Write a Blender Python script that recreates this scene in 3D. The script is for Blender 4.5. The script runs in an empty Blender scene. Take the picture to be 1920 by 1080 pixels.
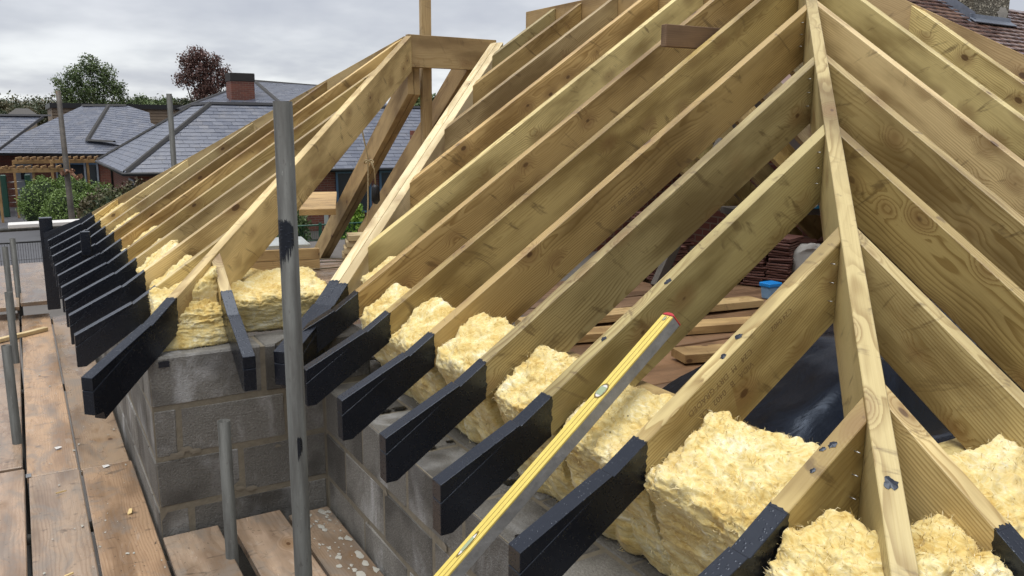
import bpy, bmesh, math, random
import numpy as np
from mathutils import Matrix, Vector

rng = np.random.default_rng(7)
random.seed(7)
SC = bpy.context.scene
COL = SC.collection
H = 3.9            # eye height above the yard; heights below are written relative to the eye
R_ = math.radians

# ------------------------------------------------------------------ camera
cam_d = bpy.data.cameras.new('camera'); cam = bpy.data.objects.new('camera', cam_d); COL.objects.link(cam)
yaw, pit, rol = 0.53584, 0.19410, -0.00833
fw = Vector((math.sin(yaw)*math.cos(pit), math.cos(yaw)*math.cos(pit), -math.sin(pit)))
rt = Vector((math.cos(yaw), -math.sin(yaw), 0)); dn = fw.cross(rt)
r2 = rt*math.cos(rol)+dn*math.sin(rol); d2 = -rt*math.sin(rol)+dn*math.cos(rol)
cm = Matrix.Identity(4)
for i in range(3):
    cm[i][0] = r2[i]; cm[i][1] = -d2[i]; cm[i][2] = -fw[i]
cm[2][3] = H
cam.matrix_world = cm
cam_d.sensor_width = 36; cam_d.lens = 1545.3/1920*36
cam_d.clip_start = .05; cam_d.clip_end = 3000
SC.camera = cam

# ------------------------------------------------------------------ light
SUN_EL, SUN_AZ = R_(77), R_(-100)
sun_d = bpy.data.lights.new('sun', 'SUN'); sun = bpy.data.objects.new('sun', sun_d); COL.objects.link(sun)
sun_d.energy = 1.5; sun_d.angle = R_(60); sun_d.color = (1, .985, .955)
sd = Vector((math.sin(SUN_AZ)*math.cos(SUN_EL), math.cos(SUN_AZ)*math.cos(SUN_EL), math.sin(SUN_EL)))
sun.rotation_euler = sd.to_track_quat('Z', 'Y').to_euler()
vs = SC.view_settings
vs.view_transform = 'Standard'; vs.look = 'None'; vs.gamma = 1; vs.use_curve_mapping = False
vs.exposure = 1.30
SC.cycles.use_denoising = True
SC.cycles.max_bounces = 4; SC.cycles.diffuse_bounces = 3; SC.cycles.use_adaptive_sampling = True; SC.cycles.adaptive_threshold = .02

# ------------------------------------------------------------------ node helpers
class NT:
    def __init__(s, tree): s.t = tree
    def n(s, typ, ins=None, **props):
        nd = s.t.nodes.new('ShaderNode'+typ)
        for k, v in props.items(): setattr(nd, k, v)
        for k, v in (ins or {}).items():
            sk = nd.inputs[k]
            if isinstance(v, bpy.types.NodeSocket): s.t.links.new(v, sk)
            else: sk.default_value = v
        return nd
    def m(s, op, a, b=None, c=None, clamp=False):
        ins = {0: a}
        if b is not None: ins[1] = b
        if c is not None: ins[2] = c
        return s.n('Math', ins, operation=op, use_clamp=clamp).outputs[0]
    def vm(s, op, a, b): return s.n('VectorMath', {0: a, 1: b}, operation=op).outputs[0]
    def noise(s, v, sc=1, det=3, ro=.5, dist=0):
        return s.n('TexNoise', {'Vector': v, 'Scale': sc, 'Detail': det, 'Roughness': ro, 'Distortion': dist}).outputs[0]
    def sstep(s, v, a, b):
        return s.n('MapRange', {0: v, 1: a, 2: b, 3: 0., 4: 1.}, interpolation_type='SMOOTHSTEP').outputs[0]
    def mix(s, f, a, b, bt='MIX'):
        nd = s.n('Mix', {0: f, 6: a, 7: b}, data_type='RGBA', blend_type=bt); return nd.outputs[2]
    def ramp(s, f, stops):
        nd = s.n('ValToRGB', {0: f}); cr = nd.color_ramp
        while len(cr.elements) < len(stops): cr.elements.new(.5)
        for e, (p, c) in zip(cr.elements, stops): e.position = p; e.color = (*c, 1)
        return nd.outputs[0]
    def bump(s, h, st=.3, d=.002): return s.n('Bump', {'Strength': st, 'Distance': d, 'Height': h}).outputs[0]

def C(r, g, b): return (r, g, b, 1)
def newmat(name):
    m = bpy.data.materials.new(name); m.use_nodes = True
    nt = m.node_tree; nt.nodes.clear(); T = NT(nt)
    out = nt.nodes.new('ShaderNodeOutputMaterial'); b = nt.nodes.new('ShaderNodeBsdfPrincipled')
    nt.links.new(b.outputs[0], out.inputs[0])
    def put(**k):
        for kk, v in k.items():
            sk = b.inputs[kk.replace('_', ' ')]
            if isinstance(v, bpy.types.NodeSocket): nt.links.new(v, sk)
            else: sk.default_value = v
    return m, T, put

def flat(name, col, rough=.6, var=.25, sc=8., metal=0., bump=0.):
    m, T, put = newmat(name)
    tc = T.n('TexCoord').outputs['Object']; oi = T.n('ObjectInfo').outputs['Random']
    n = T.noise(T.vm('ADD', tc, oi), sc, 4, .6)
    c = T.mix(n, C(*[v*(1-var) for v in col]), C(*[min(1, v*(1+var)) for v in col]))
    put(Base_Color=c, Roughness=rough, Metallic=metal)
    if bump: put(Normal=T.bump(n, bump, .005))
    return m

# ------------------------------------------------------------------ world: overcast sky
W = bpy.data.worlds.new('World'); SC.world = W; W.use_nodes = True
W.cycles.sampling_method = 'MANUAL'; W.cycles.sample_map_resolution = 256
wt = W.node_tree; wt.nodes.clear(); T = NT(wt)
sky = T.n('TexSky', sky_type='NISHITA', sun_disc=False, sun_elevation=SUN_EL, sun_rotation=SUN_AZ).outputs[0]
bg1 = T.n('Background', {'Color': sky, 'Strength': .05}).outputs[0]
g = T.n('TexCoord').outputs['Generated']
sx = T.n('SeparateXYZ', {0: g}); zz = T.m('MAXIMUM', sx.outputs[2], 0.0)
dz = T.m('ADD', zz, .24)
pv = T.n('CombineXYZ', {0: T.m('DIVIDE', sx.outputs[0], dz), 1: T.m('DIVIDE', sx.outputs[1], dz), 2: 3.7}).outputs[0]
n1 = T.noise(pv, 1.05, 5, .55)
low = T.sstep(zz, .125, .02)
f = n1
cl = T.ramp(f, [(.34, (.160, .168, .194)), (.50, (.212, .219, .238)), (.62, (.270, .275, .290)), (.75, (.33, .335, .345))])
br = T.sstep(f, .40, .62)
clb = T.mix(T.m('MULTIPLY', low, T.m('ADD', T.m('MULTIPLY', br, .85), .10)), cl, C(.365, .375, .372))
bg2 = T.n('Background', {'Color': clb, 'Strength': 1.24}).outputs[0]
ms = T.n('MixShader', {0: .90, 1: bg1, 2: bg2}).outputs[0]
wo = wt.nodes.new('ShaderNodeOutputWorld'); wt.links.new(ms, wo.inputs[0])

# ------------------------------------------------------------------ object helpers
WM = {}
def link(name, data, world=None, parent=None):
    o = bpy.data.objects.new(name, data); COL.objects.link(o)
    world = world or Matrix.Identity(4)
    WM[o.name] = world.copy()
    if parent is not None:
        o.parent = parent; o.matrix_basis = WM[parent.name].inverted() @ world
    else: o.matrix_basis = world
    return o
def tag(o, label, cat, group=None):
    o['label'] = label; o['category'] = cat
    if group: o['group'] = group
    return o
def thing(name, label, cat, loc=(0, 0, 0), group=None):
    return tag(link(name, None, Matrix.Translation(loc)), label, cat, group)
def struct(o): o['kind'] = 'structure'; return o
def stuff(o): o['kind'] = 'stuff'; return o

def mesh_from(verts, faces, mat=None, name='m', smooth=False, bevel=0.):
    me = bpy.data.meshes.new(name)
    bm = bmesh.new()
    vs_ = [bm.verts.new(v) for v in verts]
    for f_ in faces:
        try: bm.faces.new([vs_[i] for i in f_])
        except ValueError: pass
    bmesh.ops.recalc_face_normals(bm, faces=bm.faces)
    if bevel: bmesh.ops.bevel(bm, geom=list(bm.edges), offset=bevel, segments=1, affect='EDGES', clamp_overlap=True)
    bm.to_mesh(me); bm.free()
    if mat: me.materials.append(mat)
    if smooth: me.polygons.foreach_set('use_smooth', [True]*len(me.polygons))
    return me
BOXF = [(0, 1, 3, 2), (4, 6, 7, 5), (0, 4, 5, 1), (2, 3, 7, 6), (0, 2, 6, 4), (1, 5, 7, 3)]
def box_mesh(sx, sy, sz, mat, bevel=.003, jit=0.):
    v = [Vector((x*sx/2, y*sy/2, z*sz/2)) for x in (-1, 1) for y in (-1, 1) for z in (-1, 1)]
    if jit: v = [p+Vector([random.uniform(-jit, jit) for _ in range(3)]) for p in v]
    return mesh_from(v, BOXF, mat, 'box', bevel=bevel)
def box(name, lo, hi, mat, parent=None, bevel=.003, rotz=0., jit=0.):
    c = [(a+b)/2 for a, b in zip(lo, hi)]; s = [abs(b-a) for a, b in zip(lo, hi)]
    return link(name, box_mesh(*s, mat, bevel, jit), Matrix.Translation(c) @ Matrix.Rotation(rotz, 4, 'Z'), parent)
def bar(name, p0, p1, w, t, mat, parent=None, up=(0, 0, 1), bevel=.002):
    """squared timber from p0 to p1: w sideways, t along 'up'"""
    p0, p1 = Vector(p0), Vector(p1); ex = (p1-p0); L = ex.length; ex.normalize()
    ey = Vector(up).cross(ex).normalized(); ez = ex.cross(ey)
    M = Matrix.Identity(4)
    for i in range(3): M[i][0] = ex[i]; M[i][1] = ey[i]; M[i][2] = ez[i]; M[i][3] = (p0[i]+p1[i])/2
    return link(name, box_mesh(L, w, t, mat, bevel), M, parent)
def tube_mesh(pts, rads, mat, seg=14, caps=True, smooth=True):
    pts = [Vector(p) for p in pts]; V = []; F = []
    for i, p in enumerate(pts):
        d = (pts[min(i+1, len(pts)-1)]-pts[max(i-1, 0)]).normalized()
        a = d.orthogonal().normalized() if i == 0 else (prev-d*prev.dot(d)).normalized()
        prev = a; b = d.cross(a); r = rads[i] if hasattr(rads, '__len__') else rads
        for k in range(seg):
            t = 2*math.pi*k/seg; V.append(p+(a*math.cos(t)+b*math.sin(t))*r)
    for i in range(len(pts)-1):
        for k in range(seg):
            F.append((i*seg+k, i*seg+(k+1) % seg, (i+1)*seg+(k+1) % seg, (i+1)*seg+k))
    if caps: F.append(tuple(range(seg))); F.append(tuple(range((len(pts)-1)*seg, len(pts)*seg)))
    me = mesh_from(V, F, mat)
    if smooth: me.polygons.foreach_set('use_smooth', [len(p.vertices) == 4 for p in me.polygons])
    return me

def hollow_tube(p0, p1, ro, ri, mat, seg=20):
    p0, p1 = Vector(p0), Vector(p1); d = (p1-p0).normalized(); a = d.orthogonal().normalized(); b = d.cross(a)
    V = []; F = []
    for p, r in ((p0, ro), (p1, ro), (p1, ri), (p1-d*.25, ri)):
        for k in range(seg):
            t = 2*math.pi*k/seg; V.append(p+(a*math.cos(t)+b*math.sin(t))*r)
    for i in range(3):
        for k in range(seg): F.append((i*seg+k, i*seg+(k+1) % seg, (i+1)*seg+(k+1) % seg, (i+1)*seg+k))
    F.append(tuple(range(3*seg, 4*seg)))
    me = mesh_from(V, F, mat); sm = [True]*len(me.polygons); sm[-1] = False
    for i in range(seg): sm[seg+i] = False
    me.polygons.foreach_set('use_smooth', sm); return me

# numpy noise
_perm = rng.permutation(256)
def vnoise(P):
    i = np.floor(P).astype(int); u = P-i; u = u*u*u*(u*(u*6-15)+10); out = 0
    for dx in (0, 1):
        for dy in (0, 1):
            for dz_ in (0, 1):
                h = _perm[(_perm[(_perm[(i[:, 0]+dx) & 255]+i[:, 1]+dy) & 255]+i[:, 2]+dz_) & 255]/255.
                w = (u[:, 0] if dx else 1-u[:, 0])*(u[:, 1] if dy else 1-u[:, 1])*(u[:, 2] if dz_ else 1-u[:, 2])
                out = out+h*w
    return out*2-1
def fbm(P, o=4, g=.5):
    s = 0; a = 1
    for k in range(o): s = s+a*vnoise(P*2**k+17.3*k); a *= g
    return s
def np_mesh(V, Q, mat, smooth=False):
    me = bpy.data.meshes.new('m'); V = np.asarray(V, np.float32); Q = np.asarray(Q, np.int32); k = Q.shape[1]
    me.vertices.add(len(V)); me.vertices.foreach_set('co', V.ravel())
    me.loops.add(Q.size); me.loops.foreach_set('vertex_index', Q.ravel())
    me.polygons.add(len(Q)); me.polygons.foreach_set('loop_start', np.arange(0, Q.size, k, dtype=np.int32))
    if smooth: me.polygons.foreach_set('use_smooth', np.ones(len(Q), bool))
    me.update(calc_edges=True)
    if mat: me.materials.append(mat)
    return me

# ------------------------------------------------------------------ materials
def wood(name, light, dark, green, ring=120., knots=.55, rough=.62, smear=.6, paint_at=None, var=.5, wet=0., stain=(.075, .040, .014), dirt=0):
    m, T, put = newmat(name)
    tc = T.n('TexCoord').outputs['Object']; oi = T.n('ObjectInfo').outputs['Random']
    r1 = oi; r2_ = T.m('FRACT', T.m('MULTIPLY', oi, 17.31)); r3 = T.m('FRACT', T.m('MULTIPLY', oi, 53.77))
    P = T.vm('ADD', tc, T.n('CombineXYZ', {0: T.m('MULTIPLY', oi, 91.), 1: T.m('MULTIPLY', r2_, 37.), 2: T.m('MULTIPLY', r3, 23.)}).outputs[0])
    s = T.n('SeparateXYZ', {0: tc})
    warp = T.noise(T.vm('MULTIPLY', P, (1.3, 5, 5)), 1, 3, .5)
    fib = T.noise(T.vm('MULTIPLY', P, (4, 260, 260)), 1, 3, .6)
    vor = T.n('TexVoronoi', {'Vector': T.vm('MULTIPLY', P, (5.6, 9.0, 9.0)), 'Scale': 1., 'Randomness': 1.}, feature='F1')
    kd = vor.outputs['Distance']; kc = T.n('SeparateColor', {0: vor.outputs['Color']}).outputs[0]
    ksel = T.sstep(kc, 1-knots*.62, 1-knots*.58)
    kdn = T.m('ADD', kd, T.m('MULTIPLY', T.m('SUBTRACT', fib, .5), .05))
    krad = T.m('ADD', .045, T.m('MULTIPLY', T.n('SeparateColor', {0: vor.outputs['Color']}).outputs[1], .10))
    knot = T.m('MULTIPLY', T.sstep(T.m('SUBTRACT', kdn, krad), .022, -.022), ksel)
    halo = T.m('MULTIPLY', T.sstep(kdn, .46, .12), ksel)
    py = T.m('SUBTRACT', T.m('MULTIPLY', r2_, .16), .08); pz = T.m('SUBTRACT', T.m('MULTIPLY', r3, .26), .18)
    dy = T.m('SUBTRACT', s.outputs[1], py); dzz = T.m('SUBTRACT', s.outputs[2], pz)
    rr = T.m('SQRT', T.m('ADD', T.m('MULTIPLY', dy, dy), T.m('MULTIPLY', dzz, dzz)))
    rr = T.m('ADD', rr, T.m('MULTIPLY', T.m('SUBTRACT', warp, .5), .10))
    rr = T.m('ADD', rr, T.m('MULTIPLY', halo, .030))
    ph = T.m('FRACT', T.m('MULTIPLY', rr, ring))
    late = T.m('MULTIPLY', T.sstep(ph, .35, .9), T.sstep(ph, 1.0, .93))
    blot = T.noise(T.vm('MULTIPLY', P, (1.6, 6, 6)), 1, 4, .55)
    lm = T.m('MULTIPLY', late, T.sstep(warp, .30, .62))
    c = T.mix(T.m('ADD', T.m('MULTIPLY', lm, .62), T.m('MULTIPLY', T.m('SUBTRACT', fib, .38), .62), clamp=True), C(*light), C(*dark))
    c = T.mix(T.m('MULTIPLY', T.sstep(blot, .40, .66), .74), c, C(*[v*.62 for v in dark]))
    c = T.mix(T.m('MULTIPLY', T.m('MULTIPLY', r1, var), .9), c, T.mix(1., c, C(*green), 'MULTIPLY'))
    c = T.mix(T.m('MULTIPLY', T.sstep(r3, .45, 1.), .85*var), c, T.mix(1., c, C(.97, .82, .58), 'MULTIPLY'))
    hue = T.m('ADD', T.m('MULTIPLY', r2_, .75*var), 1-.45*var)
    c = T.mix(1., c, T.n('CombineColor', {0: hue, 1: hue, 2: hue}).outputs[0], 'MULTIPLY')
    # dark torn-grain strokes lying across the grain
    st = T.noise(T.vm('MULTIPLY', T.vm('ADD', P, T.n('CombineXYZ', {0: T.m('MULTIPLY', s.outputs[2], .45), 1: 0., 2: 0.}).outputs[0]), (17, 9, 5.5)), 1, 4, .62, .9)
    stm = T.m('MULTIPLY', T.sstep(st, .575, .72), smear)
    c = T.mix(T.m('MULTIPLY', stm, .62), c, C(*stain))
    c = T.mix(T.m('MULTIPLY', halo, .50), c, C(.19, .10, .035))
    c = T.mix(T.m('MULTIPLY', knot, .82), c, C(.075, .032, .012))
    if dirt:
        dn_ = T.noise(T.vm('MULTIPLY', P, (3.5, 7, 7)), 1, 5, .65, .8); ds = T.noise(T.vm('MULTIPLY', P, (60, 90, 60)), 1, 2, .6)
        c = T.mix(T.m('MULTIPLY', T.sstep(dn_, .46, .66), .55), c, C(.19, .172, .15))
        c = T.mix(T.m('MULTIPLY', T.sstep(ds, .68, .74), .8), c, C(.035, .03, .025))
        c = T.mix(T.m('MULTIPLY', T.sstep(dn_, .40, .26), .45), c, C(.42, .36, .30))
    ro = T.m('ADD', rough, T.m('MULTIPLY', T.m('SUBTRACT', blot, .5), -.35 if wet else .1))
    hgt = T.noise(T.vm('MULTIPLY', P, (4, 260, 260)), 1, 1, .6)
    put(Base_Color=c, Roughness=ro, Normal=T.bump(hgt, .28, .0016), Specular_IOR_Level=.5)
    return m
M_RAFTER = wood('treated_softwood', (.675, .515, .258), (.285, .165, .045), (.86, .95, .78), smear=1., rough=.42, var=.85, knots=.95)
M_BROWN = wood('brown_softwood', (.54, .385, .185), (.33, .195, .070), (.92, .9, .8), var=.5)
M_PALE = wood('pale_softwood', (.80, .67, .42), (.58, .42, .19), (.95, .95, .85), var=.3, knots=.4, smear=.3)
M_DARKT = wood('dark_wet_softwood', (.20, .12, .06), (.11, .06, .028), (.95, .95, .9), var=.4)
M_DECK = wood('wet_scaffold_board', (.42, .315, .225), (.27, .185, .122), (.95, .84, .78), ring=85, knots=.4, rough=.26, wet=1, smear=1., var=.7, stain=(.045, .035, .028), dirt=1)
M_FLOOR = wood('wet_brown_boarding', (.26, .155, .085), (.15, .083, .042), (.9, .88, .86), ring=85, rough=.5, wet=1, smear=.9, var=.5)
M_ORANGE = wood('orange_larch', (.42, .26, .11), (.28, .16, .06), (.95, .9, .8), var=.3, knots=.3, smear=.2)
M_GREYT = wood('weathered_timber', (.10, .088, .075), (.05, .043, .037), (.9, .9, .9), var=.4, knots=.3)

def mk_black():
    m, T, put = newmat('black_bitumen_paint')
    tc = T.n('TexCoord').outputs['Object']; oi = T.n('ObjectInfo').outputs['Random']
    P = T.vm('ADD', tc, T.n('CombineXYZ', {0: oi, 1: T.m('MULTIPLY', oi, 7.), 2: oi}).outputs[0])
    vor = T.n('TexVoronoi', {'Vector': P, 'Scale': 125., 'Randomness': 1.}, feature='F1')
    sel = T.sstep(T.n('SeparateColor', {0: vor.outputs['Color']}).outputs[0], .45, .55)
    drop = T.m('MULTIPLY', T.sstep(vor.outputs['Distance'], .42, .10), sel)
    big = T.noise(P, 9, 4, .6)
    h = drop
    c = T.mix(big, C(.0022, .0026, .0045), C(.0055, .0070, .013))
    ro = T.m('ADD', T.m('MULTIPLY', big, .16), T.m('SUBTRACT', .20, T.m('MULTIPLY', drop, .12)))
    put(Base_Color=c, Roughness=ro, Normal=T.bump(h, .36, .0016), Specular_IOR_Level=.68, Specular_Tint=C(.78, .86, 1.))
    return m
M_BLACK = mk_black()

def mk_block():
    m, T, put = newmat('concrete_block')
    tc = T.n('TexCoord').outputs['Object']; oi = T.n('ObjectInfo').outputs['Random']
    P = T.vm('ADD', tc, T.n('CombineXYZ', {0: T.m('MULTIPLY', oi, 31.), 1: T.m('MULTIPLY', oi, 17.), 2: T.m('MULTIPLY', oi, 77.)}).outputs[0])
    gr = T.noise(P, 120, 3, .75); md = T.noise(P, 7, 4, .6); bl = T.noise(T.vm('MULTIPLY', P, (5, 5, 1.8)), 1, 5, .6, .6)
    c = T.mix(md, C(.115, .108, .095), C(.205, .196, .176))
    c = T.mix(T.m('MULTIPLY', T.sstep(gr, .44, .66), .36), c, C(.06, .055, .048)); c = T.mix(T.m('MULTIPLY', T.sstep(gr, .44, .30), .32), c, C(.34, .335, .32))
    c = T.mix(T.m('MULTIPLY', T.sstep(bl, .52, .70), .75), c, C(.36, .36, .355))
    c = T.mix(T.m('MULTIPLY', T.sstep(T.noise(P, 3.0, 3), .47, .64), .75), c, C(.058, .053, .046))
    sh = T.m('ADD', T.m('MULTIPLY', oi, .5), .75)
    c = T.mix(1., c, T.n('CombineColor', {0: sh, 1: sh, 2: sh}).outputs[0], 'MULTIPLY')
    hh = T.noise(P, 120, 2, .75)
    put(Base_Color=c, Roughness=.8, Normal=T.bump(hh, .9, .006))
    return m
M_BLOCK = mk_block()
M_MORTAR = flat('sand_mortar', (.175, .152, .112), .85, .35, 40, bump=.6)

def mk_wool():
    m, T, put = newmat('glass_wool')
    tc = T.n('TexCoord').outputs['Object']; oi = T.n('ObjectInfo').outputs['Random']
    P = T.vm('ADD', tc, T.n('CombineXYZ', {0: T.m('MULTIPLY', oi, 31.), 1: T.m('MULTIPLY', oi, 17.), 2: T.m('MULTIPLY', oi, 77.)}).outputs[0])
    a = T.noise(T.vm('MULTIPLY', P, (6, 6, 11)), 1, 4, .60, 1.0)
    b = T.noise(T.vm('MULTIPLY', P, (26, 20, 40)), 1, 4, .68, 3.2)
    fi = T.noise(T.vm('MULTIPLY', P, (150, 60, 260)), 1, 3, .7)
    c = T.ramp(T.m('ADD', T.m('MULTIPLY', a, .6), T.m('MULTIPLY', b, .42)),
               [(.34, (.40, .245, .065)), (.43, (.57, .41, .135)), (.51, (.66, .525, .225)), (.58, (.70, .60, .32)), (.67, (.76, .72, .56))])
    c = T.mix(T.m('MULTIPLY', T.sstep(fi, .55, .75), .30), c, C(.46, .29, .10))
    # crusted, resin-brown outer skin in patches
    c = T.mix(T.m('MULTIPLY', T.sstep(T.noise(P, 4.2, 4, .6), .54, .70), .50), c, C(.50, .35, .13))
    sp = T.n('TexVoronoi', {'Vector': P, 'Scale': 26.}, feature='F1')
    dk = T.m('MULTIPLY', T.sstep(sp.outputs['Distance'], .085, .05), T.sstep(T.n('SeparateColor', {0: sp.outputs['Color']}).outputs[0], .86, .9))
    c = T.mix(T.m('MULTIPLY', dk, .85), c, C(.06, .045, .03))
    hh = b
    put(Base_Color=c, Roughness=.95, Normal=T.bump(hh, .45, .006), Specular_IOR_Level=.1, Sheen_Weight=.2)
    return m
M_WOOL = mk_wool()
def mk_fibre():
    m, T, put = newmat('glass_wool_fibres'); ri = T.n('NewGeometry').outputs['Random Per Island']
    put(Base_Color=T.ramp(ri, [(.0, (.52, .37, .13)), (.4, (.67, .54, .25)), (1., (.75, .66, .44))]), Roughness=.9, Specular_IOR_Level=.1); return m
M_FIBRE = mk_fibre()

def mk_steel(name, base, dark, rough=.5, metal=.75):
    m, T, put = newmat(name)
    tc = T.n('TexCoord').outputs['Object']; oi = T.n('ObjectInfo').outputs['Random']
    P = T.vm('ADD', tc, T.n('CombineXYZ', {0: oi, 1: oi, 2: T.m('MULTIPLY', oi, 9.)}).outputs[0])
    n = T.noise(T.vm('MULTIPLY', P, (30, 30, 3.0)), 1, 5, .65); n2_ = T.noise(T.vm('MULTIPLY', P, (80, 80, 30)), 1, 4, .7)
    c = T.mix(T.sstep(n, .35, .68), C(*base), C(*dark))
    c = T.mix(T.m('MULTIPLY', T.sstep(n2_, .62, .74), .65), c, C(.135, .135, .125))
    c = T.mix(T.m('MULTIPLY', T.sstep(n2_, .40, .30), .7), c, C(.035, .03, .026))
    put(Base_Color=c, Roughness=T.m('ADD', rough-.12, T.m('MULTIPLY', n, .3)), Metallic=metal, Normal=T.bump(n2_, .35, .002))
    return m
M_STEEL = mk_steel('galvanised_tube', (.085, .086, .078), (.042, .040, .035), .6, .2)

def mk_slate(name, a, b, rough=.34):
    m, T, put = newmat(name)
    g_ = T.n('NewGeometry'); ri = g_.outputs['Random Per Island']; oi = T.n('ObjectInfo').outputs['Random']
    rr = T.m('FRACT', T.m('ADD', ri, oi)); tc = T.n('TexCoord').outputs['Object']
    n = T.noise(tc, 2.2, 5, .65)
    c = T.mix(rr, C(*a), C(*b)); c = T.mix(T.m('MULTIPLY', T.sstep(n, .45, .7), .45), c, C(.17, .165, .17))
    put(Base_Color=c, Roughness=T.m('ADD', rough, T.m('MULTIPLY', rr, .14)), Specular_IOR_Level=.85)
    return m
M_SLATE = mk_slate('wet_slate', (.078, .089, .122), (.104, .115, .150), .26)
M_CLAY = mk_slate('wet_clay_tile', (.10, .045, .034), (.20, .11, .07), .20)
M_LEAD = flat('lead_flashing', (.17, .19, .23), .42, .35, 12, metal=.3, bump=.3)

def mk_brick():
    m, T, put = newmat('red_brick')
    tc = T.n('TexCoord').outputs['Object']
    s = T.n('SeparateXYZ', {0: tc}); u = T.m('ADD', s.outputs[0], s.outputs[1])
    v = T.n('CombineXYZ', {0: u, 1: s.outputs[2], 2: 0.}).outputs[0]
    bt = T.n('TexBrick', {'Vector': v, 'Color1': C(.20, .058, .034), 'Color2': C(.115, .034, .024), 'Mortar': C(.19, .13, .095), 'Scale': 1., 'Mortar Size': .009, 'Brick Width': .225, 'Row Height': .075})
    n = T.noise(tc, 1.1, 4)
    c = T.mix(T.m('MULTIPLY', n, .45), bt.outputs[0], C(.10, .04, .03))
    put(Base_Color=c, Roughness=.85); return m
M_BRICK = mk_brick()
M_GLASS = flat('dark_window_glass', (.02, .028, .035), .08, .3, 2)
M_BLUEF = flat('blue_window_frame', (.05, .11, .19), .45, .15)
M_GREYF = flat('grey_window_frame', (.24, .27, .31), .45, .15)
M_DARKCLAD = flat('dark_cladding', (.045, .028, .02), .7, .4)
M_BLACKP = flat('black_plastic', (.008, .008, .009), .4, .2)
M_GREENP = flat('green_powder_coat', (.012, .060, .040), .45, .2)
M_TARMAC = flat('wet_tarmac', (.075, .075, .082), .6, .35, 1.2)
M_YARD = flat('yard_concrete', (.10, .09, .08), .75, .4, 1.5)
M_GRASS = flat('short_grass', (.055, .115, .022), .8, .5, 6)
M_WHITE = flat('white_board', (.62, .60, .57), .5, .1)

def mk_leaf(name, a, b, c3=None):
    m, T, put = newmat(name)
    ri = T.n('NewGeometry').outputs['Random Per Island']; tc = T.n('TexCoord').outputs['Object']
    n = T.noise(tc, .9, 3)
    c = T.mix(ri, C(*a), C(*b))
    if c3: c = T.mix(T.m('MULTIPLY', T.sstep(n, .42, .62), .85), c, C(*c3))
    put(Base_Color=c, Roughness=.5, Specular_IOR_Level=.4, Transmission_Weight=0., Subsurface_Weight=0.)
    return m
M_LEAF = mk_leaf('green_leaves', (.068, .105, .034), (.165, .215, .080), (.055, .085, .030))
M_RED = mk_leaf('copper_leaves', (.075, .042, .034), (.165, .088, .068), (.12, .058, .048))
M_HEDGE = mk_leaf('hedge_leaves', (.085, .140, .030), (.19, .28, .070), (.12, .19, .040))
M_SHRUB = mk_leaf('shrub_leaves', (.055, .060, .022), (.11, .125, .05), (.085, .06, .032))
M_LIME = mk_leaf('lime_leaves', (.10, .20, .02), (.24, .36, .05))
M_FAR = mk_leaf('far_tree_leaves', (.040, .060, .030), (.080, .095, .045), (.095, .070, .030))
M_BARK = flat('bark', (.05, .042, .035), .9, .4, 9)
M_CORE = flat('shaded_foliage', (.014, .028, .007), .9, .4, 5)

# ================================================================== SETTING
Z = lambda v: v+H
gm = np_mesh([(-900, -60, 0), (900, -60, 0), (900, 1400, 0), (-900, 1400, 0)], [(0, 1, 2, 3)], M_YARD)
struct(link('ground', gm))
struct(link('tarmac_path', np_mesh([(-14, 22.6, .006), (1.2, 22.6, .006), (.6, 36, .006), (-.2, 60, .006), (-14, 60, .006)], [(0, 1, 2, 3, 4)], M_TARMAC)))
struct(link('lawn', np_mesh([(3.0, 15.5, .005), (16, 15.5, .005), (16, 25.0, .005), (3.0, 25.0, .005)], [(0, 1, 2, 3)], M_GRASS)))
# rising land behind the school
hx = np.linspace(-420, 620, 90); hy = np.linspace(105, 900, 40)
HX, HY = np.meshgrid(hx, hy); HP = np.stack([HX.ravel(), HY.ravel()], 1)
hz = np.clip((HP[:, 1]-105)/420, 0, 1)**1.2*7.5*(1+.35*vnoise(np.c_[HP*.006, HP[:, 0]*0])) - .05
nn = len(hx); Q = [(j*nn+i, j*nn+i+1, (j+1)*nn+i+1, (j+1)*nn+i) for j in range(len(hy)-1) for i in range(nn-1)]
struct(link('far_hillside', np_mesh(np.c_[HP, hz], Q, flat('hill_grass', (.05, .065, .025), .9, .5, .03), True)))

# ------------------------------------------------------------------ roof geometry (heights relative to the eye)
TT = math.tan(0.60177); Z0 = -1.5603
TIPA, TIPB = .865, .40          # eaves tip lines: x for slope A, y for slope B
D_V = .222                      # rafter depth measured plumb
TH = .047

def frame_mat(O, d, slope):
    a = math.atan(slope); d = Vector((d[0], d[1], 0))
    ex = d*math.cos(a)+Vector((0, 0, math.sin(a))); ez = -d*math.sin(a)+Vector((0, 0, math.cos(a))); ey = ez.cross(ex)
    M = Matrix.Identity(4)
    for i in range(3): M[i][0] = ex[i]; M[i][1] = ey[i]; M[i][2] = ez[i]; M[i][3] = O[i]
    return M
def prism(name, mat, O, d, w, s0, poly0, s1, poly1, slope, parent, bevel=.0018):
    """poly: (u, z) outlines in the plumb plane along d, at sideways offsets s0 and s1 along w; O is the plan origin"""
    d_ = Vector((d[0], d[1], 0)); w_ = Vector((w[0], w[1], 0)); o_ = Vector((O[0], O[1], H))
    pts = [o_+d_*u+w_*s0+Vector((0, 0, z)) for u, z in poly0]+[o_+d_*u+w_*s1+Vector((0, 0, z)) for u, z in poly1]
    n = len(poly0); c = sum(pts, Vector())/len(pts)
    M = frame_mat(c, d, slope); Mi = M.inverted()
    F = [tuple(range(n)), tuple(range(n, 2*n))]+[(i, (i+1) % n, n+(i+1) % n, n+i) for i in range(n)]
    return link(name, mesh_from([Mi @ p for p in pts], F, mat, bevel=bevel), M, parent)

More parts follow.
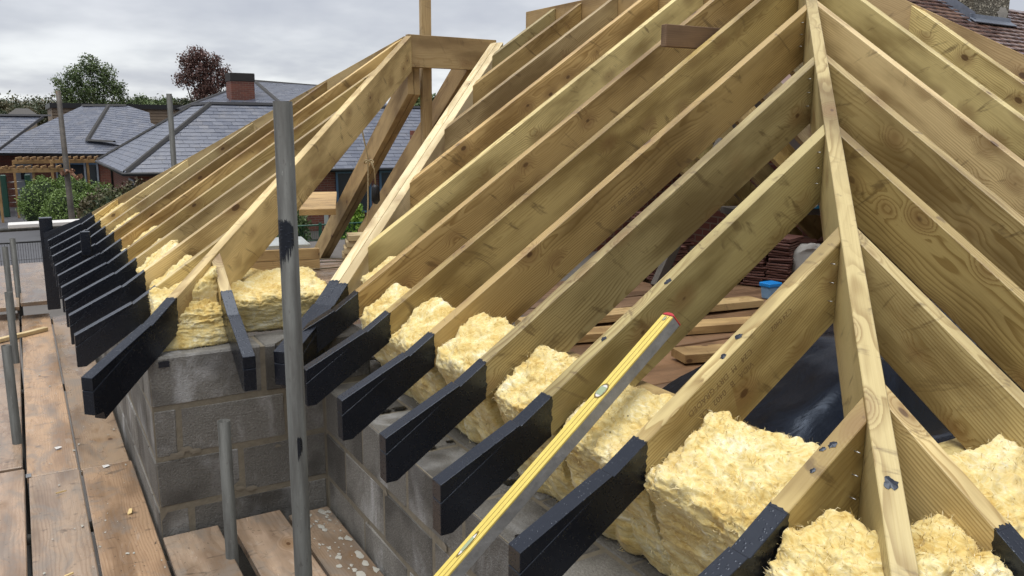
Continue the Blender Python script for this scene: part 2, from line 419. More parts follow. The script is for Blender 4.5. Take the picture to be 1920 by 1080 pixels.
def rafter(parent, O, d, w, s, th, e0, e1, shape='tail', st=0., tail0=0., k=1., mat=None, u0=(0, 0), name='rafter', deep=D_V, tdep=.118, paint=None):
    """one rafter: u is plan distance from the eaves tip; k stretches u for diagonal hips. e0/e1: plan end on each side"""
    mat = mat or M_RAFTER
    sl = TT/k; top = lambda u: Z0+TT*TIPA+sl*u           # roof plane above the tip
    up = (paint or (.355+random.uniform(-.018, .018)))*k
    if shape == 'tail':
        ub = .42*k
        P = lambda e: [(up, top(up)), (e, top(e)), (e, top(e)-deep), (ub, top(ub)-deep), (ub, top(ub)-tdep), (up, top(up)-tdep)]
        o = prism(name, mat, O, d, w, s, P(e0), s+th, P(e1), sl, parent)
        g_ = .0015
        tp = [(0, top(0)-.003), (up-.0005, top(up)), (up-.0005, top(up)-tdep), (.036*k, top(.036*k)-tdep), (.030*k, -1.06), (0, -1.06)]
        t_ = prism('painted_tail', M_BLACK, O, d, w, s-g_, tp, s+th+g_, tp, sl, o, .0012)
        for sd0, sgn in ((s-.0009, -1), (s+th+.0009, 1)):
            nj = 15; A_ = []; B_ = []
            for q in range(nj+1):
                t_ = q/nj; zt_ = -tdep*t_; uu = up-.004; jg = (.004+.007*random.random())*k
                A_.append((uu, top(uu)+zt_)); B_.append((uu+jg, top(uu+jg)+zt_+sl*0))
            d_ = Vector((d[0], d[1], 0)); w_ = Vector((w[0], w[1], 0)); o_ = Vector((O[0], O[1], H)); Mi = WM[o.name].inverted()
            V = [Mi @ (o_+d_*u+w_*sd0+Vector((0, 0, z))) for u, z in A_+B_]
            link('paint_edge', mesh_from(V, [(q, q+1, nj+2+q, nj+1+q) for q in range(nj)], M_BLACK), WM[o.name].copy(), o)
        nj = 9; V = []
        for q in range(nj+1):
            uu = up-.004; jg = (.003+.006*random.random())*k; ss = s+th*q/nj
            V += [Mi @ (o_+d_*uu+w_*ss+Vector((0, 0, top(uu)+.0010))), Mi @ (o_+d_*(uu+jg)+w_*ss+Vector((0, 0, top(uu+jg)+.0010)))]
        link('paint_edge', mesh_from(V, [(2*q, 2*q+1, 2*q+3, 2*q+2) for q in range(nj)], M_BLACK), WM[o.name].copy(), o)
        ks = (.243+random.uniform(-.006, .006))*k
        wp = [(0, top(0)), (0, -.917), (ks, top(ks)+.006), (ks+.008, top(ks+.008)-.004)]
        prism('sprocket', M_BLACK, O, d, w, s-g_-.0003, wp, s+th+g_+.0003, wp, sl, o, .0010)
    else:
        P = lambda a, e: [(a, top(a)), (e, top(e)), (e, top(e)-deep), (a, top(a)-deep)]
        o = prism(name, mat, O, d, w, s, P(u0[0], e0), s+th, P(u0[1], e1), sl, parent)
    return o

def blot_mesh(r, mat, n=22, h=.003):
    a = np.linspace(0, 2*math.pi, n, endpoint=False); rr_ = r*(.55+.45*rng.random(n))
    V = [(math.cos(t)*q, math.sin(t)*q*.8, 0) for t, q in zip(a, rr_)]+[(0, 0, h)]
    return mesh_from(V, [(i, (i+1) % n, n) for i in range(n)], mat)
# ------------------------------------------------------------------ main roof frame
MAIN = thing('main_roof_frame', 'large timber hip roof frame of greenish rafters with black painted feet', 'roof frame', (2.4, 2.4, Z(-1.1)))
XH = .031                                            # half hip thickness measured along an axis
AY = [.995, 1.415, 1.814, 2.19, 2.58, 2.985, 3.38]
a_rafters = []
for y in AY:
    e0, e1 = y+.465-XH, y+TH+.465-XH
    if y > 2.95: e0 = e1 = 3.522
    e0, e1 = min(e0, 3.522), min(e1, 3.522)
    a_rafters.append(rafter(MAIN, (TIPA, 0), (1, 0), (0, 1), y, TH, e0-TIPA, e1-TIPA))
for y in [3.77, 4.17, 4.585, 5.0, 5.335]:           # jack rafters standing on the valley
    u = lambda yy: yy-2.415+.066-TIPA
    rafter(MAIN, (TIPA, 0), (1, 0), (0, 1), y, TH, 3.522-TIPA, 3.522-TIPA, 'jack', u0=(u(y), u(y+TH)))
BX = [1.087, 1.49, 1.88, 2.275, 2.672, 3.08, 3.496, 3.90, 4.30, 4.70, 5.10]
for x in BX[1:]:
    f_ = lambda xx: (xx-.465-XH if xx < 3.56 else 6.625-xx-XH)-TIPB
    rafter(MAIN, (0, TIPB), (0, 1), (1, 0), x, TH, f_(x), f_(x+TH))
S2 = math.sqrt(2); d45 = (1/S2, 1/S2)
def hip(parent, corner, d, umax, mat=M_RAFTER, deep=.245, th=.045, name='hip_rafter', offs=(0,), tdep=.15, paint=None):
    w = (-d[1], d[0]); out = []
    for of in offs:
        out.append(rafter(parent, corner, d, w, of-th/2, th, umax*S2, umax*S2, k=S2, mat=mat, name=name, deep=deep, tdep=tdep, paint=paint))
    return out
hip(MAIN, (TIPA, TIPB), d45, 2.665, paint=.22)
hip(MAIN, (6.225, TIPB), (-1/S2, 1/S2), 2.655, mat=M_BROWN)
ZR = Z0+TT*3.545
bar('ridge_board', (3.546, 3.02, Z(ZR-.115)), (3.546, 5.757, Z(ZR-.115)), .045, .235, M_BROWN, MAIN)
for y in np.arange(3.1, 5.7, .42):                   # far slope
    P = lambda: [(0, ZR), (2.67, ZR-TT*2.67), (2.67, ZR-TT*2.67-D_V), (0, ZR-D_V)]
    prism('rafter', M_RAFTER, (3.572, 0), (1, 0), (0, 1), float(y), P(), float(y)+TH, P(), -TT, MAIN)
# wall plates under the birdsmouths
bar('wall_plate', (1.512, 1.02, Z(-.776)), (1.512, 3.70, Z(-.776)), .10, .05, M_RAFTER, MAIN)
bar('wall_plate', (1.57, 1.055, Z(-.777)), (5.6, 1.055, Z(-.777)), .10, .05, M_RAFTER, MAIN, up=(0, 0, 1))
for (dx, r_) in ((1.335, .020),):
    link('paint_dab', blot_mesh(r_, M_BLACK, 18, .0012), frame_mat(Vector((dx, dx-.465, Z(Z0+TT*dx+.0012))), d45, TT/S2), MAIN)
for (x_, y_, r_) in ((1.36, 1.02, .013), (1.345, 1.03, .009), (1.30, 1.015, .008), (1.46, 1.43, .012), (1.52, 1.44, .015), (1.40, 1.84, .014), (1.62, 1.825, .016)):
    link('paint_dab', blot_mesh(r_, M_BLACK, 14, .001), frame_mat(Vector((x_, y_, Z(Z0+TT*x_+.0012))), (1, 0), TT), MAIN)
# nails left proud where the jacks meet the hip
M_NAIL = flat('bright_nail', (.45, .45, .44), .35, .1, metal=.9)
for y in AY[:5]:
    for q in (.05, .10, .15):
        xx = y+.465-XH-.012; zz_ = Z0+TT*xx-q
        link('nail', tube_mesh([(xx-.02, y+.004, Z(zz_)), (xx-.02, y-.014, Z(zz_))], .0013, M_NAIL, 6), parent=MAIN)

# ------------------------------------------------------------------ bay roof frame
BAY = thing('bay_roof_frame', 'smaller hipped bay roof frame on the left, its rafters fanning from a short ridge', 'roof frame', (1.4, 5.6, Z(-.9)))
SXB = .14; SYB = 3.28                                 # bay eaves tips
WY = [3.98, 4.42, 4.82, 5.22, 5.64, 6.06, 6.5, 6.92, 7.4]
for y in WY:
    f_ = lambda yy: min((yy-3.14 if yy < 5.62 else 8.10-yy)-XH, 2.43)-SXB
    rafter(BAY, (SXB, 0), (1, 0), (0, 1), y, TH, f_(y), f_(y+TH))
rafter(BAY, (0, SYB), (0, 1), (1, 0), .70, TH, .70+3.14-.032-SYB, .70+TH+3.14-.032-SYB)   # lone jack on the front slope
hip(BAY, (SXB, SYB), d45, 2.31)
hip(BAY, (SXB, 7.955), (1/S2, -1/S2), 2.31)
vs_ = hip(BAY, (TIPA, SYB), d45, 2.30, mat=M_PALE, offs=(-.0245, .0245), th=.047, name='valley_rafter')
ZW = Z0+TT*(TIPA+2.335)
bar('ridge_board', (2.452, 5.622, Z(.635-.115)), (3.17, 5.622, Z(.635-.115)), .047, .225, M_BROWN, BAY)
# paired rafters dropping to the far eaves, collar board between
for x0, zz_, yend in ((2.47, .43, 8.5), (2.521, .428, 8.5), (2.95, .61, 8.1)):
    P = [(0, zz_), (yend-5.66, zz_-TT*(yend-5.66)), (yend-5.66, zz_-TT*(yend-5.66)-.21), (0, zz_-.21)]
    prism('rafter', M_BROWN, (0, 5.66), (0, 1), (1, 0), x0, P, x0+.047, P, -TT, BAY)
v = [(1.70, 5.87), (1.95, 5.80), (2.468, 7.30), (2.25, 7.36)]
link('collar_board', mesh_from([(x, y, Z(z)) for z in (-.60, -.645) for x, y in v], [(0, 1, 2, 3), (4, 5, 6, 7)]+[(i, (i+1) % 4, 4+(i+1) % 4, 4+i) for i in range(4)], M_BROWN, bevel=.002), parent=BAY)
box('packer', (.30, 6.03, Z(-.86)), (.36, 6.05, Z(-.70)), M_BLACK, BAY)

# ------------------------------------------------------------------ block walls
CB = [-.94, -1.162, -1.384, -1.606, -1.828]
_bm = {}
def block(parent, a, b, z1, face, axis, out, dep=.215):
    """one concrete block between a and b along the wall, its top at z1"""
    L = b-a; key = (round(L, 3), dep, axis)
    me = _bm.get(key)
    if me is None or random.random() < .35:
        me = mesh_from([Vector((x*L/2+random.uniform(-.003, .003), y*dep/2+random.uniform(-.0025, .0025), z*.105+random.uniform(-.003, .003))) for x in (-1, 1) for y in (-1, 1) for z in (-1, 1)], BOXF, M_BLOCK, bevel=.009)
        _bm[key] = me
    m_ = (a+b)/2; f_ = face-out*dep/2+random.uniform(-.002, .002)
    if axis == 'x': M = Matrix.Translation((m_, f_, Z(z1-.106)))
    else: M = Matrix.Translation((f_, m_, Z(z1-.106))) @ Matrix.Rotation(R_(90), 4, 'Z')
    link('block', me, M, parent)
def course(parent, a, b, z1, face, axis, out, joints, dep=.215):
    e = [a]+[j for j in joints if a+.05 < j < b-.05]+[b]
    for p, q in zip(e[:-1], e[1:]): block(parent, p+(.006 if p != a else 0), q-(.006 if q != b else 0), z1, face, axis, out, dep)
BW = thing('bay_block_wall', 'grey concrete block wall of the projecting bay, its outer corner facing the boards', 'wall', (.375, 3.52, Z(-1.83)))
JF = [[.835], [.475, .93], [.72], [.50, .955], [.8]]
for z1, jj in zip(CB, JF): course(BW, .375, 1.325 if z1 > -1. else 1.10, z1, 3.52, 'x', -1, jj)
for i, z1 in enumerate(CB):
    course(BW, 3.738, 7.72, z1, .375, 'y', -1, [3.74+.45*k+(.225 if i % 2 else 0) for k in range(1, 9)])
box('mortar_core', (.3785, 3.5235, Z(-1.85)), (.578, 7.71, Z(-.948)), M_MORTAR, BW, 0)
box('mortar_core', (.378, 3.523, Z(-1.85)), (1.32, 3.728, Z(-.947)), M_MORTAR, BW, 0)
MW = thing('main_block_wall', 'grey concrete block wall under the black rafter feet, tan mortar joints', 'wall', (1.1, .64, Z(-1.83)))
for i, z1 in enumerate(CB[1:]):
    course(MW, .64, 3.505, z1, 1.10, 'y', -1, [.82+.4475*k+(.224 if i % 2 else 0)-.02 for k in range(0, 8)])
    course(MW, 1.32, 5.9, z1, .635, 'x', -1, [1.5+.45*k+(.225 if i % 2 else 0) for k in range(0, 10)])
box('mortar_core', (1.103, .643, Z(-1.85)), (1.46, 3.72, Z(-1.168)), M_MORTAR, MW, 0)
yb = .70
while yb < 3.6:                                       # inner row that shows as the flat top of the wall
    box('block', (1.325, yb, Z(-1.30)), (1.46, yb+.44, Z(-1.1635+random.uniform(-.002, .002))), M_BLOCK, MW, .005); yb += .45
box('inner_leaf', (1.463, .95, Z(-1.5)), (1.563, 3.75, Z(-.803)), M_BLOCK, MW, .004)
box('inner_leaf', (1.57, 1.005, Z(-1.5)), (5.7, 1.105, Z(-.803)), M_BLOCK, MW, .004)
M_SMEAR = flat('mortar_smear', (.19, .165, .125), .9, .3, 30)
for k in range(9):
    zc = random.choice(CB[1:4])+random.uniform(-.03, .05)
    link('mortar_smear', blot_mesh(random.uniform(.008, .024), M_SMEAR, 16, .0008), Matrix.Translation((random.uniform(.42, 1.06), 3.5165, Z(zc))) @ Matrix.Rotation(R_(90), 4, 'X') @ Matrix.Scale(1.6, 4, (1, 0, 0)), BW)
    link('mortar_smear', blot_mesh(random.uniform(.008, .022), M_SMEAR, 16, .0008), Matrix.Translation((1.0965, random.uniform(1.6, 3.45), Z(random.choice(CB[2:4])+random.uniform(-.03, .05)))) @ Matrix.Rotation(R_(-90), 4, 'Y') @ Matrix.Scale(1.6, 4, (0, 1, 0)), MW)
# blots of black paint dropped on the wall head
for y in AY[:6]:
    for q in range(3):
        o = link('paint_splash', blot_mesh(random.uniform(.02, .05), M_BLACK), Matrix.Translation((1.16+random.uniform(-.03, .16), y+random.uniform(-.02, .09), Z(-1.1595))), MW)
o = link('paint_splash', mesh_from([(x*.021, 0, z*.013) for x, z in ((-1, -1), (1, -1), (1, 1), (-1, 1))], [(0, 1, 2, 3)], M_BLACK), Matrix.Translation((.435, 3.514, Z(-.968))), BW)

# ------------------------------------------------------------------ scaffold platform
DECK = thing('scaffold_platform', 'wet worn scaffold boards laid beside the block walls', 'scaffold boards', (0, 4, Z(-1.77)))
ZD = -1.71
def plank(x0, x1, y0, y1, z=ZD, mat=None, rot=0., par=None):
    c = ((x0+x1)/2, (y0+y1)/2, Z(z-.02)); L = y1-y0; w = x1-x0
    M = Matrix.Translation(c) @ Matrix.Rotation(R_(90)+rot, 4, 'Z')
    return link('plank', box_mesh(L, w, .038, mat or M_DECK, .004, .0015), M, par or DECK)
plank(-.345, -.118, .8, 4.60, ZD-.004); plank(-.348, -.125, 4.63, 8.6, ZD)
plank(-.585, -.36, 1.0, 4.9); plank(-.585, -.36, 4.93, 9.2, ZD-.01); plank(-.83, -.60, 1.0, 6.); plank(-.83, -.60, 6.03, 9.2)
plank(-.098, .1215, .6, 4.455, ZD, rot=R_(.04)); plank(-.108, .116, 4.462, 8.45, ZD+.002)
plank(.131, .359, .6, 4.432, ZD+.004, rot=R_(-.04)); plank(.128, .352, 4.445, 8.3, ZD)
plank(.378, .600, .6, 3.497, ZD); plank(.665, .885, .6, 3.497, ZD+.006, rot=R_(.5)); plank(.905, 1.088, .6, 3.49, ZD-.025)
plank(-.10, .13, 8.25, 10.6, ZD+.16); plank(-.34, -.11, 8.3, 10.8, ZD+.12)
for y in (1.6, 3.9, 6.2, 8.4):
    link('transom', tube_mesh([(-1.1, y, Z(ZD-.07)), (1.09 if y < 3.5 else .36, y, Z(ZD-.07))], .0242, M_STEEL, 12), parent=DECK)
link('board_end_strap', mesh_from([(-.112, 4.452, Z(ZD+.003)), (-.088, 4.452, Z(ZD+.003)), (-.088, 4.50, Z(ZD+.003)), (-.112, 4.50, Z(ZD+.003))], [(0, 1, 2, 3)], M_NAIL), parent=DECK)
# dried plaster on the board in the corner
M_PLAST = flat('dried_plaster', (.36, .345, .30), .8, .35, 30)
V = []; F = []
for k in range(90):
    cx, cy = .93+.15*rng.random(), 3.44-.95*rng.random()**1.6; r = .004+.028*rng.random()**3; n = 9; b0 = len(V)
    for i in range(n):
        q = r*(.5+.7*rng.random()); V.append((cx+q*math.cos(i*2*math.pi/n)*(.7), cy+q*1.2*math.sin(i*2*math.pi/n), Z(ZD-.0245)))
    V.append((cx, cy, Z(ZD-.0225)))
    F += [(b0+i, b0+(i+1) % n, b0+n) for i in range(n)]
stuff(tag(link('plaster_splashes', mesh_from(V, F, M_PLAST)), 'white dried plaster splashes on the board in the wall corner', 'plaster'))
V = []; F = []
for k in range(70):
    cx, cy = -.09+.44*rng.random(), 3.2+3.2*rng.random()**1.3; r = .002+.006*rng.random()**3; n = 7; b0 = len(V)
    for i in range(n):
        q = r*(.4+.8*rng.random()); V.append((cx+q*math.cos(i*2*math.pi/n), cy+q*1.8*math.sin(i*2*math.pi/n), Z(ZD+.0065)))
    V.append((cx, cy, Z(ZD+.0072)))
    F += [(b0+i, b0+(i+1) % n, b0+n) for i in range(n)]
stuff(tag(link('dirt_specks', mesh_from(V, F, M_PLAST)), 'pale mortar specks scattered over the long scaffold boards', 'mortar specks'))
M_CHIP = flat('fresh_chip', (.70, .52, .24), .6, .2)
for (x, y, L, w, a, lb) in ((.285, 3.80, .05, .016, 80, 'pale wood chip lying on the board beside the bay wall'), (.03, 4.17, .045, .007, 15, 'thin pale splinter near the board joint'),
                            (.02, 3.34, .035, .006, 20, 'small pale splinter on the board nearest the bottom edge')):
    o = link('wood_chip', box_mesh(L, w, .008, M_CHIP, .002, .003), Matrix.Translation((x, y, Z(ZD+.010))) @ Matrix.Rotation(R_(a), 4, 'Z')); tag(o, lb, 'wood chip')
for (x, y, a, lb) in ((.04, 4.79, 30, 'scrap of foil on the board beyond the joint'), (.237, 4.40, 20, 'scrap of silver foil at the board joint by the wall')):
    o = link('foil_scrap', mesh_from([(-.016, -.012, 0), (.015, -.014, .004), (.017, .013, .001), (-.013, .012, .006)], [(0, 1, 2, 3)], M_WHITE), Matrix.Translation((x, y, Z(ZD+.008))) @ Matrix.Rotation(R_(a), 4, 'Z')); tag(o, lb, 'foil')
o = bar('batten_offcut', (-.42, 7.35, Z(ZD+.02)), (.07, 7.72, Z(ZD+.02)), .05, .03, M_PALE); tag(o, 'pale timber offcut lying across the boards by the tubes', 'offcut')

# scaffold tubes
def tube(name, x, y, z0, z1, label, r=.0242, lean=(0, 0)):
    o = link(name, hollow_tube((0, 0, 0), (lean[0], lean[1], z1-z0), r, r-.004, M_STEEL), Matrix.Translation((x, y, Z(z0))))
    return tag(o, label, 'scaffold tube', 'scaffold tubes')
pole = tube('scaffold_tube', .584, 2.12, -3.9, .056, 'tall grey scaffold tube with a black paint smear, standing in the middle foreground', lean=(.0, .0))
def smear(z0, z1, a0, a1, n=26):
    V = []; F = []
    for i in range(n+1):
        t = i/n; a = a0+(a1-a0)*t
        jt = random.uniform(0, .10)+.30*max(0, t-.7); jb = random.uniform(0, .14)+.22*max(0, t-.35)
        for z in (z1-jt*(z1-z0), z0+jb*(z1-z0)*2.2): V.append((.0249*math.cos(a), .0249*math.sin(a), z))
    F = [(2*i, 2*i+1, 2*i+3, 2*i+2) for i in range(n)]
    return mesh_from(V, F, M_BLACK)
ca = math.atan2(-2.12, -.584)
link('paint_smear', smear(3.9-.375, 3.9-.235, ca-1.5, ca+.55, 44), WM[pole.name].copy(), pole)
link('paint_smear', smear(3.9-.90, 3.9-.825, ca-.05, ca+.5, 14), WM[pole.name].copy(), pole)
tube('scaffold_tube', .594, 3.19, -3.9, -1.135, 'short cut scaffold tube standing between the boards before the bay wall')
tube('scaffold_tube', -.142, 5.0, -3.9, -1.163, 'scaffold tube stub at the left edge, nearest of the four', lean=(-.005, 0))
tube('scaffold_tube', -.150, 6.77, -3.9, -1.19, 'scaffold tube stub at the left edge, second nearest of the four')
tube('scaffold_tube', -.172, 8.3, -3.9, -1.06, 'scaffold tube stub at the left edge, third nearest of the four')
tube('scaffold_tube', -.115, 8.75, -3.9, -1.045, 'scaffold tube stub at the left edge, farthest of the four')
tube('scaffold_tube', 1.23, 8.2, -3.9, .262, 'thin tall scaffold tube rising beyond the far bay rafters')
wp = link('weathered_pole', tube_mesh([(.60, 13, 0), (.575, 13, 1.8), (.545, 13, 4.32)], [.050, .045, .032], M_GREYT, 12)); tag(wp, 'leaning weathered timber pole with flaking top, in front of the hedge', 'pole')
# cluster of dead leaves caught on the pole
def leaf_cloud(centres, radii, per, size, mat, sq=1.0):
    """many small leaf quads gathered in clumps"""
    c = np.repeat(np.asarray(centres, float), per, 0); r = np.repeat(np.asarray(radii, float), per, 0)
    n = len(c); d = rng.normal(size=(n, 3)); d /= np.linalg.norm(d, axis=1)[:, None]
    p = c+d*r*(rng.random((n, 1))**.45)
    a = rng.normal(size=(n, 3)); a /= np.linalg.norm(a, axis=1)[:, None]
    b = np.cross(a, rng.normal(size=(n, 3))); b /= np.linalg.norm(b, axis=1)[:, None]
    s = size*(.6+.8*rng.random((n, 1)))
    V = np.stack([p-a*s, p+b*s*.55*sq, p+a*s, p-b*s*.55*sq], 1).reshape(-1, 3)
    return np_mesh(V, np.arange(4*n).reshape(-1, 4), mat)
o = link('dead_leaf_cluster', leaf_cloud([(.60, 12.93, Z(-.66)), (.68, 12.93, Z(-.74)), (.52, 12.95, Z(-.68))], [(.06, .04, .05)]*3, 14, .035, flat('dead_leaves', (.28, .15, .09), .8, .4))); tag(o, 'clump of dry brown leaves caught on the timber pole', 'leaves')
o = bar('handrail_board', (-.146, 9.3, Z(-.985)), (.9, 9.3, Z(-.975)), .22, .038, M_WHITE, bevel=.004); tag(o, 'pale board with a dark edge poking past the farthest rafter feet', 'board')
tg = box('black_post', (.10, 8.05, Z(-1.60)), (.20, 8.13, Z(-.80)), M_BLACK); tag(tg, 'black painted upright post at the far end of the bay eaves', 'post')
tr_ = link('guard_tube', tube_mesh([(-1.5, 10.7, Z(-1.20)), (.5, 10.7, Z(-1.17))], .024, M_STEEL, 12)); tag(tr_, 'horizontal scaffold guard tube beyond the far boards', 'scaffold tube')

# ------------------------------------------------------------------ insulation
def cube_grid(N):
    t = np.linspace(-1, 1, N+1); A, B = np.meshgrid(t, t, indexing='ij'); A, B = A.ravel(), B.ravel(); o = np.ones_like(A)
    P = []; Q = []; b0 = 0; ii = np.arange((N+1)**2).reshape(N+1, N+1)
    q = np.stack([ii[:-1, :-1], ii[1:, :-1], ii[1:, 1:], ii[:-1, 1:]], -1).reshape(-1, 4)
    for f_, fl in (((A, B, o), 0), ((A, B, -o), 1), ((A, o, B), 1), ((A, -o, B), 0), ((o, A, B), 0), ((-o, A, B), 1)):
        P.append(np.stack(f_, 1)); Q.append((q[:, ::-1] if fl else q)+b0); b0 += len(A)
    P = np.concatenate(P); Q = np.concatenate(Q)
    k = np.round(P*1e5).astype(np.int64); _, first, inv = np.unique(k, axis=0, return_index=True, return_inverse=True)
    return P[first], inv.ravel()[Q]
_cg = {}
def batt(label, sec, s0, s1, to_world, N=44, amp=1., ext=.05, seed=None, group='insulation batts'):
    """sec: section corners front-bottom, back-bottom, front-top, back-top as (u, z); s0..s1 along the wall"""
    if N not in _cg: _cg[N] = cube_grid(N)
    P, Q = _cg[N]
    nrm = (np.abs(P)**11).sum(1)**(1/11); p = P/nrm[:, None]
    a, b, c = (p[:, 0]+1)/2, (p[:, 1]+1)/2, (p[:, 2]+1)/2
    FB, BB, FT, BT = [np.array(x) for x in sec]
    uz = (FB*((1-a)*(1-c))[:, None]+BB*(a*(1-c))[:, None]+FT*((1-a)*c)[:, None]+BT*(a*c)[:, None])
    e = ext*(1-c)**1.5
    s = (s0-e)+(s1-s0+2*e)*b
    X = np.stack([uz[:, 0], s, uz[:, 1]], 1)
    o = rng.random(3)*50 if seed is None else np.array([seed, seed*2.3, seed*.7])
    nv = p/np.linalg.norm(p, axis=1)[:, None]
    L = X*np.array([1, 1, 1.])
    q1 = np.stack([fbm(L*4.2+o+k*9, 3) for k in range(3)], 1)*.0115
    wr = L+q1*3.2
    fold = np.abs(fbm(wr*np.array([11, 9, 4.5])+o*1.3, 2))           # soft upright folds in the faces
    lay = np.abs(fbm(wr*np.array([7, 7, 34])+o*.7, 3))               # quilt layers
    tear = np.abs(fbm(wr*np.array([34, 26, 30])+o, 3))*(.12+.88*np.clip((c-.70)*4, 0, 1))
    fine = np.stack([fbm(L*np.array([70, 55, 90])+o+k*5, 2) for k in range(3)], 1)*(.0012+.0022*np.clip((c-.5)*3, 0, 1))[:, None]
    X = X+amp*(q1+nv*((fold-.35)*.016+(lay-.4)*(.006+.004*np.clip((c-.5)*2.5, 0, 1))+(tear-.4)*.0075)[:, None]+fine)
    # keep the slab inside its bay where it is tight between two rafters
    hi = c > .42
    if ext >= 0: X[:, 1] = np.where(hi, np.clip(X[:, 1], s0-.004, s1+.004), X[:, 1])
    Wd = to_world(X); ctr = Wd.mean(0)
    ob = link('insulation_batt', np_mesh(Wd-ctr, Q, M_WOOL, True), Matrix.Translation(ctr))
    if N >= 34:
        nf = int(N*N*.55); k = rng.integers(0, len(Wd), nf); b0 = (Wd-ctr)[k]+rng.normal(size=(nf, 3))*.003
        out = to_world(X+nv*.01)[k]-Wd[k]; out /= np.linalg.norm(out, axis=1)[:, None]+1e-9
        d = rng.normal(size=(nf, 3))*np.array([1, 1, .55]); d -= out*(d*out).sum(1)[:, None]; d /= np.linalg.norm(d, axis=1)[:, None]
        d2 = d+rng.normal(size=(nf, 3))*.55+out*.35; sd_ = np.cross(d, out+rng.normal(size=(nf, 3))*.6); sd_ /= np.linalg.norm(sd_, axis=1)[:, None]+1e-9
        ln = (.004+.009*rng.random((nf, 1))**2); wd_ = .0004+.0006*rng.random((nf, 1))
        p0 = b0-out*.001; p1 = b0+d*ln*.5+out*(.002+.003*rng.random((nf, 1))); p2 = p1+d2*ln*.6
        V = np.stack([p0-sd_*wd_, p0+sd_*wd_, p1+sd_*wd_, p1-sd_*wd_, p2+sd_*wd_*.3, p2-sd_*wd_*.3], 1).reshape(-1, 3)
        ii = np.arange(nf)[:, None]*6
        stuff(link('loose_fibres', np_mesh(V, np.concatenate([ii+np.array([[0, 1, 2, 3]]), ii+np.array([[3, 2, 4, 5]])]), M_FIBRE), Matrix.Translation(ctr), ob))
    return tag(ob, label, 'insulation', group)
wA = lambda X: np.stack([X[:, 0], X[:, 1], X[:, 2]+H], 1)
secA = lambda dt=0, df=0: [(1.36, -1.17), (1.52, -1.17), (1.195+df, -.80+dt), (1.41, -.655+dt)]
nm = {0: 'largest yellow insulation batt, right of the lowest long rafter foot', 1: 'yellow insulation batt behind the yellow spirit level',
      2: 'yellow insulation batt just left of the spirit level, with a torn curl on its edge', 3: 'yellow insulation batt at the third black rafter foot left of the level',
      4: 'yellow insulation batt between the second and third black feet right of the tall tube', 5: 'yellow insulation batt right beside the black double valley foot'}
for i in range(6):
    batt(nm[i], secA(random.uniform(-.03, .01), random.uniform(-.012, .02)), AY[i]+TH, AY[i+1], wA, N=[92, 80, 70, 60, 52, 46][i], amp=1.1)
batt('small tuft of insulation tucked between valley and first rafter', [(1.40, -1.1), (1.55, -1.1), (1.33, -.72), (1.50, -.60)], 3.43, 3.68, wA, N=36)
batt('crumpled insulation left of the plain hip rafter foot', [(1.12, -1.05), (1.32, -1.05), (1.135, -.80), (1.30, -.72)], .70, .985, wA, N=84, amp=1.25, ext=0)
wB = lambda X: np.stack([X[:, 1], X[:, 0], X[:, 2]+H], 1)
shB = TIPB-TIPA
secB = lambda dt=0: [(1.33+shB, -1.1), (1.52+shB, -1.17), (1.21+shB, -.81+dt), (1.43+shB, -.67+dt)]
batt('crumpled insulation right of the plain hip rafter foot', [(.665, -1.05), (.85, -1.05), (.69, -.80), (.86, -.72)], 1.245, 1.485, wB, N=84, amp=1.25, ext=0)
batt('insulation batt at the right edge beyond the lowest right-hand rafter', secB(), 1.49+TH, 1.88, wB, N=60)
batt('insulation batt mostly cut off by the right edge of the picture', secB(), 1.88+TH, 2.275, wB, N=40)
# bay
shL = SXB-TIPA
for i, (ya, yb_) in enumerate(zip(WY[:-1], WY[1:])):
    hh_ = [-.02, .015, -.03, .01, -.05, .02, -.01, .01][i]; sec = [(1.32+shL, -.95), (1.54+shL, -.95), (1.20+shL+.02, -.785+hh_), (1.42+shL, -.63+hh_)]
    lb = 'insulation showing between bay rafters, '+['nearest', 'second nearest', 'third nearest', 'fourth nearest', 'fourth farthest', 'third farthest', 'second farthest', 'farthest'][i]+' gap on the left eaves'
    batt(lb, sec, ya+TH, yb_, wA, N=[46, 42, 38, 34, 30, 28, 26, 26][i], amp=1.25)
batt('insulation between the bay hip and the nearest bay rafter', [(.52, -.95), (.70, -.95), (.46, -.82), (.70, -.62)], 3.70, 3.98, wA, N=44, amp=1.2)
shF = SYB-TIPA
batt('torn insulation sheet crumpled between the bay hip foot and the lone black foot', [(1.18+shF, -.945), (1.45+shF, -.945), (1.22+shF, -.80), (1.42+shF, -.72)], .44, .698, wB, N=70, amp=1.5, ext=0)
batt('long insulation batt on the bay front wall behind the tall tube', [(1.33+shF, -.945), (1.75+shF, -.945), (1.27+shF, -.775), (1.75+shF, -.70)], .755, 1.24, wB, N=84, amp=1.15, ext=0)

# ------------------------------------------------------------------ spirit level leaning at the eaves
M_YEL = flat('yellow_enamel', (.66, .51, .115), .38, .18, 28); M_YEL2 = flat('yellow_enamel_groove', (.16, .11, .02), .5, .1)
M_DIRTY = flat('mortar_caked_aluminium', (.22, .22, .215), .6, .45, 25, bump=.8); M_REDP = flat('red_end_cap', (.42, .03, .035), .4, .15); M_VIAL = flat('vial_green', (.30, .36, .22), .12, .2)
p_top = Vector((1.478, 1.655, Z(-.497))); p_bot = Vector((.06, 1.655, Z(-1.68)))
ex = (p_top-p_bot).normalized(); ey = Vector((0, 1, 0)); ez = ex.cross(ey); LL = (p_top-p_bot).length
tilt = R_(-4); ey2 = ey*math.cos(tilt)+ez*math.sin(tilt); ez2 = ex.cross(ey2)
LM = Matrix.Identity(4)
for i in range(3): LM[i][0] = ex[i]; LM[i][1] = ey2[i]; LM[i][2] = ez2[i]; LM[i][3] = p_bot[i]
